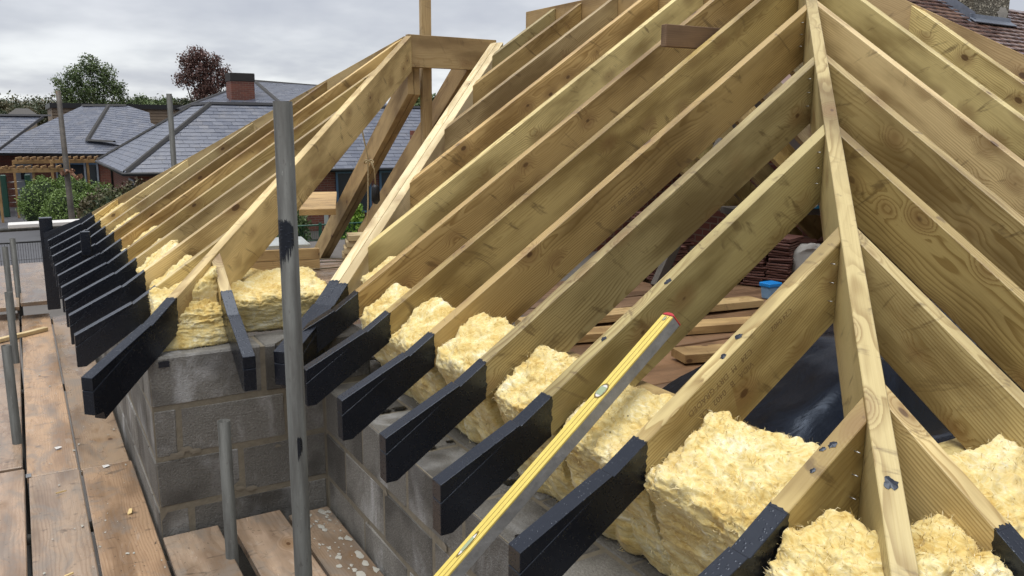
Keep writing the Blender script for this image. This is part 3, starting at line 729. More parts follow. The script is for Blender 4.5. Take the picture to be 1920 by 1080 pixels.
LV = link('spirit_level', None, LM); tag(LV, 'long yellow spirit level with red end cap leaning over the rafter feet', 'spirit level')
def lbox(name, lo, hi, mat, bev=.0015, par=None):
    c = Vector([(a+b)/2 for a, b in zip(lo, hi)]); return link(name, box_mesh(*[b-a for a, b in zip(lo, hi)], mat, bev), LM @ Matrix.Translation(c), par or LV)
BD = lbox('body', (0, -.022, -.036), (LL-.004, .022, 0), M_DIRTY)
for q, (a, b) in enumerate(((-.0222, -.0105), (-.0080, .0055), (.008, .0222))): lbox('yellow_face', (.004, a, -.004), (LL-.006, b, .0015), M_YEL, .0008, BD)
lbox('groove', (.004, -.0215, -.005), (LL-.006, .0215, .0003), M_YEL2, 0, BD)
# rounded red end cap
a = np.linspace(-math.pi/2, math.pi/2, 9)
V = [(LL-.004+.010*max(0, math.cos(t)),  .023*math.sin(t), z) for z in (-.0368, .0016) for t in a]; n = 9
link('end_cap', mesh_from(V, [tuple(range(n)), tuple(range(n, 2*n))]+[(i, (i+1) % n, n+(i+1) % n, n+i) for i in range(n)], M_REDP, bevel=.001), LM, LV)
def ringv(u, rx, ry):
    n = 28; V = []; 
    for q, z in ((1., .0022), (.80, .0026)):
        V += [(u+rx*q*math.cos(t), ry*q*math.sin(t), z) for t in np.linspace(0, 2*math.pi, n, endpoint=False)]
    link('vial_rim', mesh_from(V, [(i, (i+1) % n, n+(i+1) % n, n+i) for i in range(n)], M_YEL2), LM, LV)
    V = [(u+rx*.82*math.cos(t), ry*.82*math.sin(t), .0020) for t in np.linspace(0, 2*math.pi, n, endpoint=False)]
    link('vial', mesh_from(V, [tuple(range(n))], M_WHITE), LM, LV)
    V = [(u+rx*.5*x, ry*.72*y, .0032) for x, y in ((-1, -1), (1, -1), (1, 1), (-1, 1))]
    link('vial_liquid', mesh_from(V, [(0, 1, 2, 3)], M_VIAL), LM, LV)
ringv(LL-.285, .026, .019); ringv(LL-.80, .042, .008); ringv(LL-.018, .008, .006)

# stub board and post near the ridges
o = bar('tie_board', (2.63, 3.07, Z(.418)), (3.50, 3.07, Z(.425)), .038, .10, M_DARKT); tag(o, 'short dark board jutting out sideways through the upper rafters', 'board')
o = bar('timber_post', (2.633, 5.70, Z(-.9)), (2.633, 5.70, Z(2.6)), .075, .047, M_BROWN, up=(0, 1, 0)); tag(o, 'tall brown timber post standing up behind the bay ridge', 'post')
cb = [(2.19, 5.9, .10), (2.20, 5.9, -.02), (2.245, 5.9, -.25), (2.235, 5.9, -.6), (2.20, 5.9, -.94)]
cable = link('hanging_cable', tube_mesh([(x, y, Z(z)) for x, y, z in cb], .006, flat('buff_cable', (.42, .33, .18), .6, .1), 8)); tag(cable, 'thin buff cable hanging from the bay frame in a loop', 'cable')
t = np.linspace(0, 2*math.pi, 22)
link('loop', tube_mesh([(2.25+.035*math.cos(q), 5.9+.02*math.sin(q), Z(-.27+.012*math.sin(q*2))) for q in t], .006, cable.data.materials[0], 8), parent=cable)
o = link('socket_lead', tube_mesh([(2.26, 5.88, Z(-.27)), (2.285, 5.88, Z(-.33)), (2.29, 5.88, Z(-.45))], .006, cable.data.materials[0], 8), parent=cable)
link('plug_socket', tube_mesh([(2.29, 5.88, Z(-.44)), (2.29, 5.88, Z(-.46)), (2.29, 5.88, Z(-.56)), (2.29, 5.88, Z(-.585))], [.014, .03, .032, .014], M_BLACKP, 12), parent=cable)

# ------------------------------------------------------------------ inside the roof
FL = thing('roof_void_floor', 'wet brown boarding laid inside the roof frame', 'floor boards', (3, 3.5, Z(-1.2)))
ZF = -1.15
for k in range(17):
    y0 = 1.15+k*.232
    for (xa, xb) in ((1.60, 3.9+random.uniform(-.4, .4)), (4.1, 7.0)):
        ln = xb-xa
        link('board', box_mesh(ln, .226, .03, M_FLOOR, .003, .002), Matrix.Translation(((xa+xb)/2, y0+.113, Z(ZF-.02+random.uniform(-.006, .006)))) @ Matrix.Rotation(R_(random.uniform(-.6, .6)), 4, 'Z'), FL)
for k in range(4):
    y0 = 5.02+k*.232
    link('board', box_mesh(2.7+random.uniform(-.3, .3), .226, .03, M_DECK, .003, .002), Matrix.Translation((2.0, y0+.113, Z(-1.0+random.uniform(-.006, .006)))), FL)
struct(link('existing_building_mass', box_mesh(7.4, 8.0, 2.5, flat('blockwork_dark', (.10, .09, .08), .9, .3), 0), Matrix.Translation((5.30, 5.1, Z(-2.55)))))
struct(link('bay_floor_slab', box_mesh(2.0, 2.1, 2.6, flat('blockwork_dark2', (.10, .09, .08), .9, .3), 0), Matrix.Translation((1.60, 4.85, Z(-2.45)))))
VW = thing('added_void_wall', 'brick wall added to keep the back of the roof void dark', 'wall', (6.5, 5, 0))  # added walls, block the bright ground behind so the roof void stays dark
box('added_brick_wall', (6.45, 1.3, 0), (6.75, 9.4, Z(-.25)), M_BRICK, VW, 0); box('added_brick_wall', (3.2, 7.0, 0), (6.44, 7.3, Z(-.05)), M_BRICK, VW, 0)
for (p, q, lb, m_) in (((2.35, 3.62), (3.9, 3.25), 'loose plank on the floor behind the second rafter', M_BROWN), ((2.4, 3.95), (4.1, 3.75), 'loose plank lying farthest back on the floor', M_BROWN), ((2.75, 3.0), (4.2, 2.62), 'loose plank nearest the plastic sheet', M_BROWN)):
    o = bar('loose_plank', (p[0], p[1], Z(ZF+.03)), (q[0], q[1], Z(ZF+.03)), .15, .045, m_); tag(o, lb, 'plank', 'loose planks in the roof void')
# stacks of clay tiles
def tile_stack(x, y, nx, nz, rot, lb):
    s_ = thing('tile_stack', lb, 'roof tiles', (x, y, Z(ZF)), 'stacked clay tiles')
    me = box_mesh(.265, .165, .013, M_CLAYD, .002)
    for i in range(nx):
        for k in range(nz - random.randint(0, 3)):
            M = Matrix.Translation((x, y, Z(ZF))) @ Matrix.Rotation(rot, 4, 'Z') @ Matrix.Translation((random.uniform(-.02, .02), i*.18, .012+k*.0185)) @ Matrix.Rotation(R_(random.uniform(-6, 6)), 4, 'Z') @ Matrix.Rotation(R_(random.uniform(-3, 3)), 4, 'X')
            link('tile', me, M, s_)
M_CLAYD = flat('dark_clay', (.115, .048, .036), .6, .4, 9)
tile_stack(4.2, 4.75, 3, 17, R_(10), 'stack of dark red clay tiles seen under the middle rafters')
tile_stack(4.75, 5.3, 3, 22, R_(-5), 'tall stack of dark red clay tiles behind the diagonal brace')
tile_stack(4.8, 4.15, 3, 20, R_(25), 'stack of dark red clay tiles behind the blue tub')
tile_stack(5.55, 4.35, 2, 16, R_(40), 'low stack of clay tiles farthest right in the roof void')
o = bar('diagonal_brace', (3.75, 4.35, Z(-1.1)), (4.5, 4.55, Z(-.1)), .045, .09, M_GREYT); tag(o, 'grey weathered timber brace leaning in the roof void', 'brace')
BT_ = thing('blue_tub', 'small bright blue plastic tub with a lid in the roof void', 'tub', (4.36, 3.87, Z(ZF)))
M_BLUE = flat('blue_plastic', (.01, .22, .62), .35, .1)
V = [(x*s, y*s*.8, z) for z, s in ((0, .045), (.085, .055)) for x, y in ((-1, -1), (1, -1), (1, 1), (-1, 1))]
TB = Matrix.Translation((4.36, 3.87, Z(ZF)))
link('tub_body', mesh_from(V, [(0, 1, 2, 3), (4, 5, 6, 7)]+[(i, (i+1) % 4, 4+(i+1) % 4, 4+i) for i in range(4)], flat('pale_blue_plastic', (.20, .36, .55), .4, .1), bevel=.008), TB, BT_)
link('tub_lid', box_mesh(.125, .10, .03, M_BLUE, .006), TB @ Matrix.Translation((0, 0, .10)), BT_)
SB = thing('site_shelf', 'dark shelf with a blue edge strip under the hip rafter', 'shelf', (5.0, 4.1, Z(-.8)))
bar('shelf_board', (4.6, 4.55, Z(-.62)), (5.7, 4.15, Z(-.62)), .25, .05, M_GREYT, SB)
bar('blue_strip', (4.6, 4.415, Z(-.585)), (5.7, 4.015, Z(-.585)), .03, .02, flat('blue_strip', (.02, .25, .50), .4, .1), SB)
bar('shelf_leg', (4.7, 4.5, Z(-1.14)), (4.7, 4.5, Z(-.65)), .05, .05, M_GREYT, SB, up=(1, 0, 0)); bar('shelf_leg', (5.6, 4.2, Z(-1.14)), (5.6, 4.2, Z(-.65)), .05, .05, M_GREYT, SB, up=(1, 0, 0))
cc = Vector((5.02, 4.16, Z(-.50)))
pts = []
for k in range(150):
    a_ = k*.21; r_ = .11+.012*math.sin(k*.37)
    pts.append(cc+Vector((r_*math.cos(a_), r_*.5*math.sin(a_), .055*math.sin(a_+.6)+.0006*k-.04)))
o = link('cable_coil', tube_mesh(pts, .006, flat('white_cable', (.60, .60, .58), .5, .05), 6)); tag(o, 'coil of white cable hanging in the dark under the hip', 'cable')
SK = thing('cement_sack', 'pale grey sack leaning behind the tile stacks', 'sack', (4.9, 3.9, Z(ZF)))
P, Q = cube_grid(14); p = P/((np.abs(P)**4).sum(1)**.25)[:, None]
V = p*np.array([.22, .10, .17])*(1-.25*np.abs(p[:, 2:3])**3)+.02*np.stack([fbm(p*2+k*7, 3) for k in range(3)], 1)
link('sack_body', np_mesh(V, Q, flat('paper_sack', (.30, .29, .27), .7, .2), True), Matrix.Translation((4.98, 3.98, Z(-.97))) @ Matrix.Rotation(R_(-30), 4, 'Z'), SK)
# black polythene over the hidden corner of the old roof
M_POLY = None
def mk_poly():
    m, T, put = newmat('black_polythene'); tc = T.n('TexCoord').outputs['Object']
    n = T.noise(T.vm('MULTIPLY', tc, (4, 9, 6)), 1, 6, .6, 1.2); n2_ = T.noise(tc, 26, 3, .5)
    put(Base_Color=C(.0035, .005, .0095), Roughness=T.m('ADD', .10, T.m('MULTIPLY', n2_, .22)), Normal=T.bump(n, .28, .015), Specular_IOR_Level=.4, Specular_Tint=C(.62, .76, 1.)); return m
M_POLY = mk_poly()
def sheet(fn, nu, nv, name, lb):
    U, Vv = np.meshgrid(np.linspace(0, 1, nu), np.linspace(0, 1, nv), indexing='ij'); X = fn(U.ravel(), Vv.ravel())
    ii = np.arange(nu*nv).reshape(nu, nv); Q = np.stack([ii[:-1, :-1], ii[1:, :-1], ii[1:, 1:], ii[:-1, 1:]], -1).reshape(-1, 4)
    ctr = X.mean(0); o = link(name, np_mesh(X-ctr, Q, M_POLY, True), Matrix.Translation(ctr)); tag(o, lb, 'plastic sheet'); return o
def poly_fn(u, v):
    # u across, v from the low front edge up and over
    x = 1.60+u*3.8; y = 1.14+v*1.30
    hp = np.clip((x-2.0)/.7, 0, 1); st_ = np.clip((v-.38)/.18, 0, 1); st_ = st_*st_*(3-2*st_)
    z = -1.11+.26*hp*st_
    N_ = fbm(np.stack([x*2.6, y*2.6, z*4], 1), 4)*.022+np.abs(fbm(np.stack([x*7, y*2.5, z*0], 1), 2))*.012
    return np.stack([x, y+N_*.5, Z(z)+N_], 1)
sheet(poly_fn, 70, 50, 'black_polythene', 'black wet polythene sheet draped under the hip rafter')
def poly2(u, v):
    x = 1.66+v*.55; y = 1.72+u*.75; z = -1.10+.16*np.sin(np.pi*u)*(1-v)+.02*v
    N_ = fbm(np.stack([x*5, y*5, z*4], 1), 3)*.02
    return np.stack([x, y, Z(z)+N_], 1)
sheet(poly2, 26, 20, 'black_polythene', 'fold of black polythene behind the insulation by the spirit level')
M_TAPE = flat('red_white_tape', (.62, .06, .08), .45, .1)
for (x, y, z, lb) in ((3.42, 3.15, .11, 'scrap of red barrier tape under the hip, lower piece'), (3.3, 3.45, .26, 'scrap of red barrier tape under the hip, upper piece')):
    o = bar('barrier_tape', (x, y, Z(z)), (x+.10, y+.01, Z(z-.04)), .03, .004, M_TAPE, up=(0, -1, .3)); tag(o, lb, 'tape')
# clutter on the bay floor
CR = thing('timber_planter', 'rough timber box with a pale sheet on top, behind the bay front', 'timber box', (1.3, 5.7, Z(-.985)))
for k in range(2): bar('side_board', (.90, 5.62, Z(-.945+.076*k)), (1.72, 5.50, Z(-.945+.076*k)), .04, .073, M_BROWN, CR)
bar('top_sheet', (.95, 5.84, Z(-.815)), (1.70, 5.73, Z(-.815)), .42, .02, flat('pale_sheet', (.42, .45, .43), .3, .15), CR)
ST = thing('offcut_stack', 'small stack of sawn board ends right of the paired rafters', 'timber stack', (2.2, 6.3, Z(-.98)))
for k in range(4): bar('board_end', (2.02+.01*k, 5.90-.015*k, Z(-.960+.047*k)), (2.75, 5.66, Z(-.960+.047*k)), .19, .043, M_PALE, ST)
t = np.linspace(0, 2*math.pi*1.7, 60)
o = link('wire_ring', tube_mesh([(1.78+.26*math.cos(q), 5.55+.17*math.sin(q)+.01*q, Z(-.975+.002*q)) for q in t], .005, flat('wire', (.10, .075, .03), .5, .2), 6)); tag(o, 'loop of stiff wire lying on the bay boards', 'wire')

# ------------------------------------------------------------------ old tiled roof with chimney, upper right
OR = thing('old_tiled_roof', 'old wet clay tiled roof behind the right-hand rafters', 'tiled roof', (9.5, 5.0, Z(.4)))
sl = .665; a_ = math.atan(sl)
zt = lambda y: 1.258+sl*(y-6.0)
link('roof_deck', mesh_from([(5.0, 3.2, Z(zt(3.2)-.03)), (15, 3.2, Z(zt(3.2)-.03)), (15, 6.42, Z(zt(6.42)-.03)), (5.0, 6.42, Z(zt(6.42)-.03)), (5.0, 9.6, Z(zt(3.2)-.03)), (15, 9.6, Z(zt(3.2)-.03))], [(0, 1, 2, 3), (3, 2, 5, 4)], M_CLAY), parent=OR)
tm = mesh_from([(x*.0815, y*.075+(.0 if abs(x) == 1 else 0), z*.008+.004*(1-x*x)) for x in (-1, 0, 1) for y in (-1, 1) for z in (-1, 1)],
               [(0, 2, 6, 4), (4, 6, 10, 8), (1, 5, 7, 3), (5, 9, 11, 7), (0, 4, 5, 1), (4, 8, 9, 5), (2, 3, 7, 6), (6, 7, 11, 10), (0, 1, 3, 2), (8, 10, 11, 9)], M_CLAY)
cnt = 0; rest = []
rows = [(k, 6.40-k*.0835) for k in range(26)]
cand = []
for k, y in rows:
    for i in range(44):
        x = 7.2+i*.166+(.083 if k % 2 else 0)
        if 9.87 < x < 10.62 and y > 5.96: continue
        cand.append((abs(x-10.2)+abs(y-5.8)*1.3, x, y))
cand.sort()
def tile_M(x, y): return Matrix.Translation((x+random.uniform(-.004, .004), y, Z(zt(y)+.006+random.uniform(-.003, .004)))) @ Matrix.Rotation(a_-.19+random.uniform(-.03, .03), 4, 'X') @ Matrix.Rotation(R_(random.uniform(-1.2, 1.2)), 4, 'Z')
for j, (_, x, y) in enumerate(cand[:300]): link('clay_tile', tm, tile_M(x, y), OR)
V = []; F = []
for (_, x, y) in cand[300:]:
    M = tile_M(x, y); b0 = len(V); V += [M @ v.co for v in tm.vertices]; F += [tuple(b0+i for i in p_.vertices) for p_ in tm.polygons]
stuff(link('clay_tiles', mesh_from(V, F, M_CLAY), parent=OR))
CH = thing('rendered_chimney', 'pebble dashed chimney with lead flashing on the old tiled roof', 'chimney', (10.2, 6.3, Z(1.2)))
def mk_dash():
    m, T, put = newmat('pebble_dash'); tc = T.n('TexCoord').outputs['Object']
    v_ = T.n('TexVoronoi', {'Vector': tc, 'Scale': 42.}, feature='F1'); cc_ = T.n('SeparateColor', {0: v_.outputs['Color']}).outputs[0]
    n = T.noise(tc, 3, 4); c = T.mix(T.sstep(cc_, .72, .95), C(.12, .105, .075), C(.42, .38, .29)); c = T.mix(T.m('MULTIPLY', T.sstep(n, .5, .7), .5), c, C(.07, .065, .05))
    put(Base_Color=c, Roughness=.85, Normal=T.bump(v_.outputs['Distance'], 1., .02)); return m
box('chimney_stack', (9.86, 6.0, Z(.9)), (10.62, 6.75, Z(2.9)), mk_dash(), CH, .012)
link('render_patch', blot_mesh(.13, flat('cement_patch', (.30, .28, .24), .8, .2), 16, .006), Matrix.Translation((10.47, 5.997, Z(1.40))) @ Matrix.Rotation(R_(90), 4, 'X'), CH)
bar('lead_apron', (9.80, 5.955, Z(zt(5.955)+.045)), (10.68, 5.955, Z(zt(5.955)+.045)), .10, .012, M_LEAD, CH, up=(0, -sl, 1))
box('lead_upstand', (9.80, 5.985, Z(1.25)), (10.66, 5.998, Z(1.345)), M_LEAD, CH, .003)
v = [(9.848, 5.93, Z(zt(5.93)+.02)), (9.848, 6.8, Z(zt(6.8)+.02)), (9.848, 6.8, Z(zt(6.8)+.14)), (9.848, 5.96, Z(zt(5.96)+.13)), (9.74, 5.93, Z(zt(5.93)+.025)), (9.74, 6.8, Z(zt(6.8)+.025))]
link('lead_side', mesh_from(v, [(0, 1, 2, 3), (0, 1, 5, 4)], M_LEAD), parent=CH)

# ------------------------------------------------------------------ school buildings
def inside(poly, p):
    c = False; n = len(poly); j = n-1
    for i in range(n):
        (x1, y1), (x2, y2) = poly[i], poly[j]
        if (y1 > p[1]) != (y2 > p[1]) and p[0] < (x2-x1)*(p[1]-y1)/(y2-y1+1e-12)+x1: c = not c
        j = i
    return c
def slate_facet(parent, pts, part_name='roof_slope', singles=0, w=.30, gauge=.20, near=None, mat=None):
    """pts: facet outline, the first edge being the eaves (left to right seen from outside)"""
    mat = mat or M_SLATE
    P = [Vector((x, y, Z(z))) for x, y, z in pts]
    ex = (P[1]-P[0]).normalized(); nz = ex.cross(P[-1]-P[0])
    if nz.z < 0: nz = -nz
    nz.normalize(); ey = nz.cross(ex)
    M = Matrix.Identity(4)
    for i in range(3): M[i][0] = ex[i]; M[i][1] = ey[i]; M[i][2] = nz[i]; M[i][3] = P[0][i]
    Mi = M.inverted(); L2 = [(Mi @ p) for p in P]; pl = [(p.x, p.y) for p in L2]
    base = link(part_name, mesh_from([(x, y, -.02) for x, y in pl], [tuple(range(len(pl)))], mat), M, parent)
    x0, x1 = min(p[0] for p in pl), max(p[0] for p in pl); y1 = max(p[1] for p in pl)
    cells = []; r = 0; y = 0.
    while y < y1:
        x = x0-(w/2 if r % 2 else 0)
        while x < x1+w:
            cells.append((x, y))
            x += w
        y += gauge; r += 1
    if near is not None:
        q = Mi @ Vector((near[0], near[1], Z(near[2]))); cells.sort(key=lambda c: (c[0]-q.x)**2+(c[1]-q.y)**2)
    tm_ = lambda x, y: Matrix.Translation((x+random.uniform(-.004, .004), y+random.uniform(-.006, .006), .004+random.uniform(0, .006))) @ Matrix.Rotation(R_(random.uniform(-.5, .5)), 4, 'Z') @ Matrix.Rotation(R_(random.uniform(-.8, .8)), 4, 'X')
    ar = sum(pl[i][0]*pl[(i+1) % len(pl)][1]-pl[(i+1) % len(pl)][0]*pl[i][1] for i in range(len(pl)))
    cw = pl if ar > 0 else pl[::-1]
    def clip(q):
        for i in range(len(cw)):
            a, b = cw[i], cw[(i+1) % len(cw)]; out = []
            sd_ = lambda p: (b[0]-a[0])*(p[1]-a[1])-(b[1]-a[1])*(p[0]-a[0])
            for k in range(len(q)):
                p, r_ = q[k], q[(k+1) % len(q)]; sp, sr = sd_(p), sd_(r_)
                if sp >= 0: out.append(p)
                if (sp >= 0) != (sr >= 0): t_ = sp/(sp-sr); out.append((p[0]+(r_[0]-p[0])*t_, p[1]+(r_[1]-p[1])*t_))
            q = out
            if len(q) < 3: return []
        return q
    def geo(x, y):
        x += random.uniform(-.004, .004); y += random.uniform(-.007, .007); lift = random.uniform(0, .003); tw = random.uniform(-.003, .003)
        q = clip([(x-w*.492, y), (x+w*.492, y+tw*.3), (x+w*.492, y+gauge*1.12), (x-w*.492, y+gauge*1.12)])
        if not q: return [], []
        hz_ = lambda p: .014-.012*(p[1]-y)/(gauge*1.12)+lift+tw*(p[0]-x)/w
        n = len(q); V = [(p[0], p[1], hz_(p)) for p in q]+[(p[0], p[1], hz_(p)-.008) for p in q]
        return V, [tuple(range(n))]+[(i, n+i, n+(i+1) % n, (i+1) % n) for i in range(n)]
    for x, y in cells[:singles]:
        V, F = geo(x, y)
        if V: link('slate', mesh_from(V, F, mat), M, base)
    V = []; F = []
    for x, y in cells[singles:]:
        v_, f_ = geo(x, y); b0 = len(V); V += v_; F += [tuple(b0+i for i in q) for q in f_]
    if V: stuff(link('slates', mesh_from(V, F, mat), M, base))
    return base
def ridge_cap(parent, a, b, r=.085, mat=None, name='ridge_tiles'):
    a, b = Vector((a[0], a[1], Z(a[2]))), Vector((b[0], b[1], Z(b[2]))); ex = (b-a).normalized(); sd_ = Vector((0, 0, 1)).cross(ex).normalized(); up = ex.cross(sd_)
    V = [p+sd_*s*r+up*h for p in (a, b) for s, h in ((-1, -.03), (-.45, .05), (.45, .05), (1, -.03))]
    return link(name, mesh_from(V, [(0, 1, 5, 4), (1, 2, 6, 5), (2, 3, 7, 6)], mat or M_RIDGE), parent=parent)
M_RIDGE = flat('grey_ridge_tile', (.045, .044, .044), .9, .25, 6); M_DRIDGE = flat('dark_ridge_tile', (.030, .030, .034), .8, .25, 6)
M_GUTTER = M_BLACKP
def window(parent, c, w, h, axis, fm=None, panes=2):
    """c: centre of the outer face; axis 'x' means the wall runs along x and faces -y, 'y' faces -x"""
    fm = fm or M_GREYF; x, y, z = c
    def bx(nm_, u0, u1, v0, v1, d0, d1, m, par):
        if axis == 'x': return box(nm_, (x+u0, y+d0, Z(z)+v0), (x+u1, y+d1, Z(z)+v1), m, par, 0)
        return box(nm_, (x+d0, y+u0, Z(z)+v0), (x+d1, y+u1, Z(z)+v1), m, par, 0)
    o = bx('window', -w/2, w/2, -h/2, h/2, -.012, .05, M_GLASS, parent)
    for u in [-w/2+.03]+[-w/2+w*k/panes for k in range(1, panes)]+[w/2-.03]: bx('frame', u-.035, u+.035, -h/2, h/2, -.05, -.014, fm, o)
    bx('frame', -w/2, w/2, h/2-.06, h/2, -.048, -.0135, fm, o); bx('sill', -w/2-.05, w/2+.05, -h/2-.06, -h/2, -.09, .0, fm, o)
    return o
E_ = -1.4; RZ = .62
S2B = thing('school_building', 'near brick school block with hipped wet slate roof and chimney behind', 'building', (5.5, 30, 0))
x0, x1b, y0, y1b = 2.55, 8.55, 25.75, 34.75; xr, yr0, yr1 = 5.55, 28.75, 31.75
slate_facet(S2B, [(x0, y1b, E_), (x0, y0, E_), (xr, yr0, RZ), (xr, yr1, RZ)], singles=170, near=(x0+.8, y0+.8, E_))
slate_facet(S2B, [(x0, y0, E_), (14.5, y0, E_), (14.5, yr0, RZ), (xr, yr0, RZ)], singles=130, near=(x0+1.2, y0+.6, E_))
slate_facet(S2B, [(8.55, y1b, E_), (x0, y1b, E_), (xr, yr1, RZ)])
ridge_cap(S2B, (x0, y0, E_+.03), (xr, yr0, RZ+.03)); ridge_cap(S2B, (x0, y1b, E_+.03), (xr, yr1, RZ+.03)); ridge_cap(S2B, (xr, yr0, RZ+.03), (xr, yr1, RZ+.03), mat=M_DRIDGE); ridge_cap(S2B, (xr, yr0, RZ+.03), (14.5, yr0, RZ+.03), mat=M_DRIDGE)
box('wall', (x0+.35, y0+.35, 0), (14.2, yr0, Z(E_)), M_BRICK, S2B, 0); box('wall', (x0+.36, y0+.4, 0), (x1b, y1b-.35, Z(E_)-.002), M_BRICK, S2B, 0)
link('gutter', tube_mesh([(x0-.05, y1b, Z(E_)-.03), (x0-.05, y0-.05, Z(E_)-.03), (14.4, y0-.05, Z(E_)-.03)], .055, M_GUTTER, 8), parent=S2B)
link('downpipe', tube_mesh([(x0+.1, 33.2, Z(E_)), (x0+.3, 33.2, Z(E_)-.25), (x0+.3, 33.2, .1)], .04, M_GUTTER, 8), parent=S2B)
window(S2B, (x0+.345, 27.3, -2.3), 1.1, 1.3, 'y', M_GREYF, 2)
for xx in (9.4, 10.9): window(S2B, (xx, y0+.345, -2.15), 1.2, 1.3, 'x', M_BLUEF, 2)
box('clad_panel', (11.7, y0+.30, 1.0), (13.6, y0+.346, Z(E_)), M_DARKCLAD, S2B, 0)
box('meter_box', (11.55, y0+.20, Z(-2.1)), (11.95, y0+.298, Z(-1.55)), M_WHITE, S2B, .005)
# taller hall behind, turned a little
HA = thing('school_hall', 'taller slate roofed hall with a brick chimney, behind the near school block', 'building', (9, 36, 0))
A1 = (9.0, 36.9, 1.8); A2 = (14.6, 41.0, 1.8); B1_ = (8.9, 31.6, .52); B0 = (5.35, 33.9, .5); B2_ = (16.2, 36.7, .5)
slate_facet(HA, [B0, B1_, A1], gauge=.22); slate_facet(HA, [B1_, B2_, A2, A1], gauge=.22)
ridge_cap(HA, A1, A2, .13); ridge_cap(HA, B1_, A1, .12); ridge_cap(HA, B0, A1, .13, M_DRIDGE)
link('wall', mesh_from([(5.6, 34.2, 0), (9.0, 32.0, 0), (15.9, 36.9, 0), (12.5, 41, 0)]+[(5.6, 34.2, Z(.45)), (9.0, 32.0, Z(.45)), (15.9, 36.9, Z(.45)), (12.5, 41, Z(.45))], [(0, 1, 5, 4), (1, 2, 6, 5), (2, 3, 7, 6), (3, 0, 4, 7)], M_BRICK), parent=HA)
chm = box('chimney', (7.35, 33.85, Z(.35)), (8.25, 34.75, Z(1.93)), M_BRICK, HA, .02)
box('chimney_cap', (7.33, 33.83, Z(1.62)), (8.27, 34.77, Z(1.94)), flat('sooty_brick', (.03, .026, .024), .9, .3), chm, .02)
box('flashing', (7.31, 33.82, Z(.72)), (8.29, 33.848, Z(.90)), M_LEAD, chm, 0)
# long block at the left
LB = thing('school_block', 'far brick school block with hipped slate roof, left of the near block', 'building', (1.5, 44, 0))
q0, q1 = (-.9, 44.6), (4.6, 41.3)
ux = Vector((q1[0]-q0[0], q1[1]-q0[1], 0)).normalized(); uy = Vector((-ux.y, ux.x, 0))
def LP(a, b, z): p_ = Vector((q0[0], q0[1], 0))+ux*a+uy*b; return (p_.x, p_.y, z)
slate_facet(LB, [LP(-.6, 0, E_), LP(6.6, 0, E_), LP(3.55, 4.2, .80), LP(2.0, 4.2, .80)], gauge=.21)
slate_facet(LB, [LP(3.8, .95, -.86), LP(7.2, .2, -1.2), LP(5.6, 3.6, .45), LP(4.2, 4.3, .83), LP(3.3, 4.3, .83)], gauge=.21)
slate_facet(LB, [LP(6.6, 0, E_), LP(6.6, 9, E_), LP(4.2, 4.9, .80), LP(3.5, 4.2, .80)], gauge=.21)
slate_facet(LB, [LP(-.6, 9, E_), LP(-.6, 0, E_), LP(2.0, 4.2, .80), LP(2.0, 4.8, .80)], gauge=.21)
ridge_cap(LB, LP(2.0, 4.2, .83), LP(4.2, 4.3, .86), .12); ridge_cap(LB, LP(3.3, 4.25, .86), LP(3.75, .95, -.80), .12); ridge_cap(LB, LP(3.75, .95, -.80), LP(5.2, .6, -.86), .12)
p0_, p1_ = LP(-.3, .35, 0), LP(6.4, .35, 0)
M = Matrix.Identity(4)
for i in range(3): M[i][0] = ux[i]; M[i][1] = uy[i]
M[0][3], M[1][3], M[2][3] = LP(0, 0, 0)
def lbx(nm_, lo, hi, m_, par): return link(nm_, box_mesh(*[b-a for a, b in zip(lo, hi)], m_, 0), M @ Matrix.Translation([(a+b)/2 for a, b in zip(lo, hi)]), par)
lbx('wall', (-.4, .35, 0), (6.3, 8.6, Z(E_)), M_BRICK, LB)
lbx('gutter', (-.6, -.08, Z(E_)-.10), (6.6, .06, Z(E_)-.01), M_GUTTER, LB)
wn = lbx('window', (2.55, .30, 1.0), (4.5, .346, 2.25), M_GLASS, LB)
for a_w in (2.55, 3.15, 3.85, 4.43): lbx('frame', (a_w, .26, 1.0), (a_w+.08, .299, 2.25), M_GREYF, wn)
lbx('frame', (2.55, .262, 2.0), (4.5, .2985, 2.25), M_BLUEF, wn); lbx('sill', (2.5, .22, .92), (4.55, .30, 1.0), M_GREYF, wn)
dr = lbx('door', (.55, .30, 0), (1.45, .346, 2.0), M_GREYF, LB); lbx('pane', (.9, .29, 1.3), (1.1, .299, 1.8), M_GLASS, dr)
# low roof at the far left edge
LW = thing('school_lean_to', 'low blue grey slate roof at the far left edge', 'building', (-2, 43, 0))
slate_facet(LW, [(-7, 40.2, -1.5), (-1.1, 40.2, -1.5), (1.15, 43.4, .26), (-7, 43.4, .26)], gauge=.21); ridge_cap(LW, (-7, 43.4, .29), (1.45, 43.4, .29), .16, M_DRIDGE); ridge_cap(LW, (-1.1, 40.2, -1.47), (1.2, 43.4, .29), .06, M_DRIDGE)
box('wall', (-6.8, 40.5, 0), (-1.1, 43.2, Z(-1.5)), M_BRICK, LW, 0)
FB_ = thing('flat_roof_block', 'brown tile clad block with a dark flat roof edge between the slate roofs', 'building', (8, 60, 0))
box('wall', (2.0, 58, 0), (12, 66, Z(.85)), flat('brown_tile_hanging', (.17, .125, .085), .7, .35, 2.5), FB_, 0)
for k in range(8): box('tile_course', (1.98, 57.93, Z(-.75+.19*k)), (12.02, 57.999, Z(-.75+.19*k+.17)), flat('brown_tile_hanging2', (.19, .14, .095), .7, .35, 2.5) if k == 0 else FB_.children[1].data.materials[0], FB_, .02)
box('roof_edge', (1.9, 57.8, Z(.85)), (12.1, 66.1, Z(1.15)), M_BLACKP, FB_, 0)

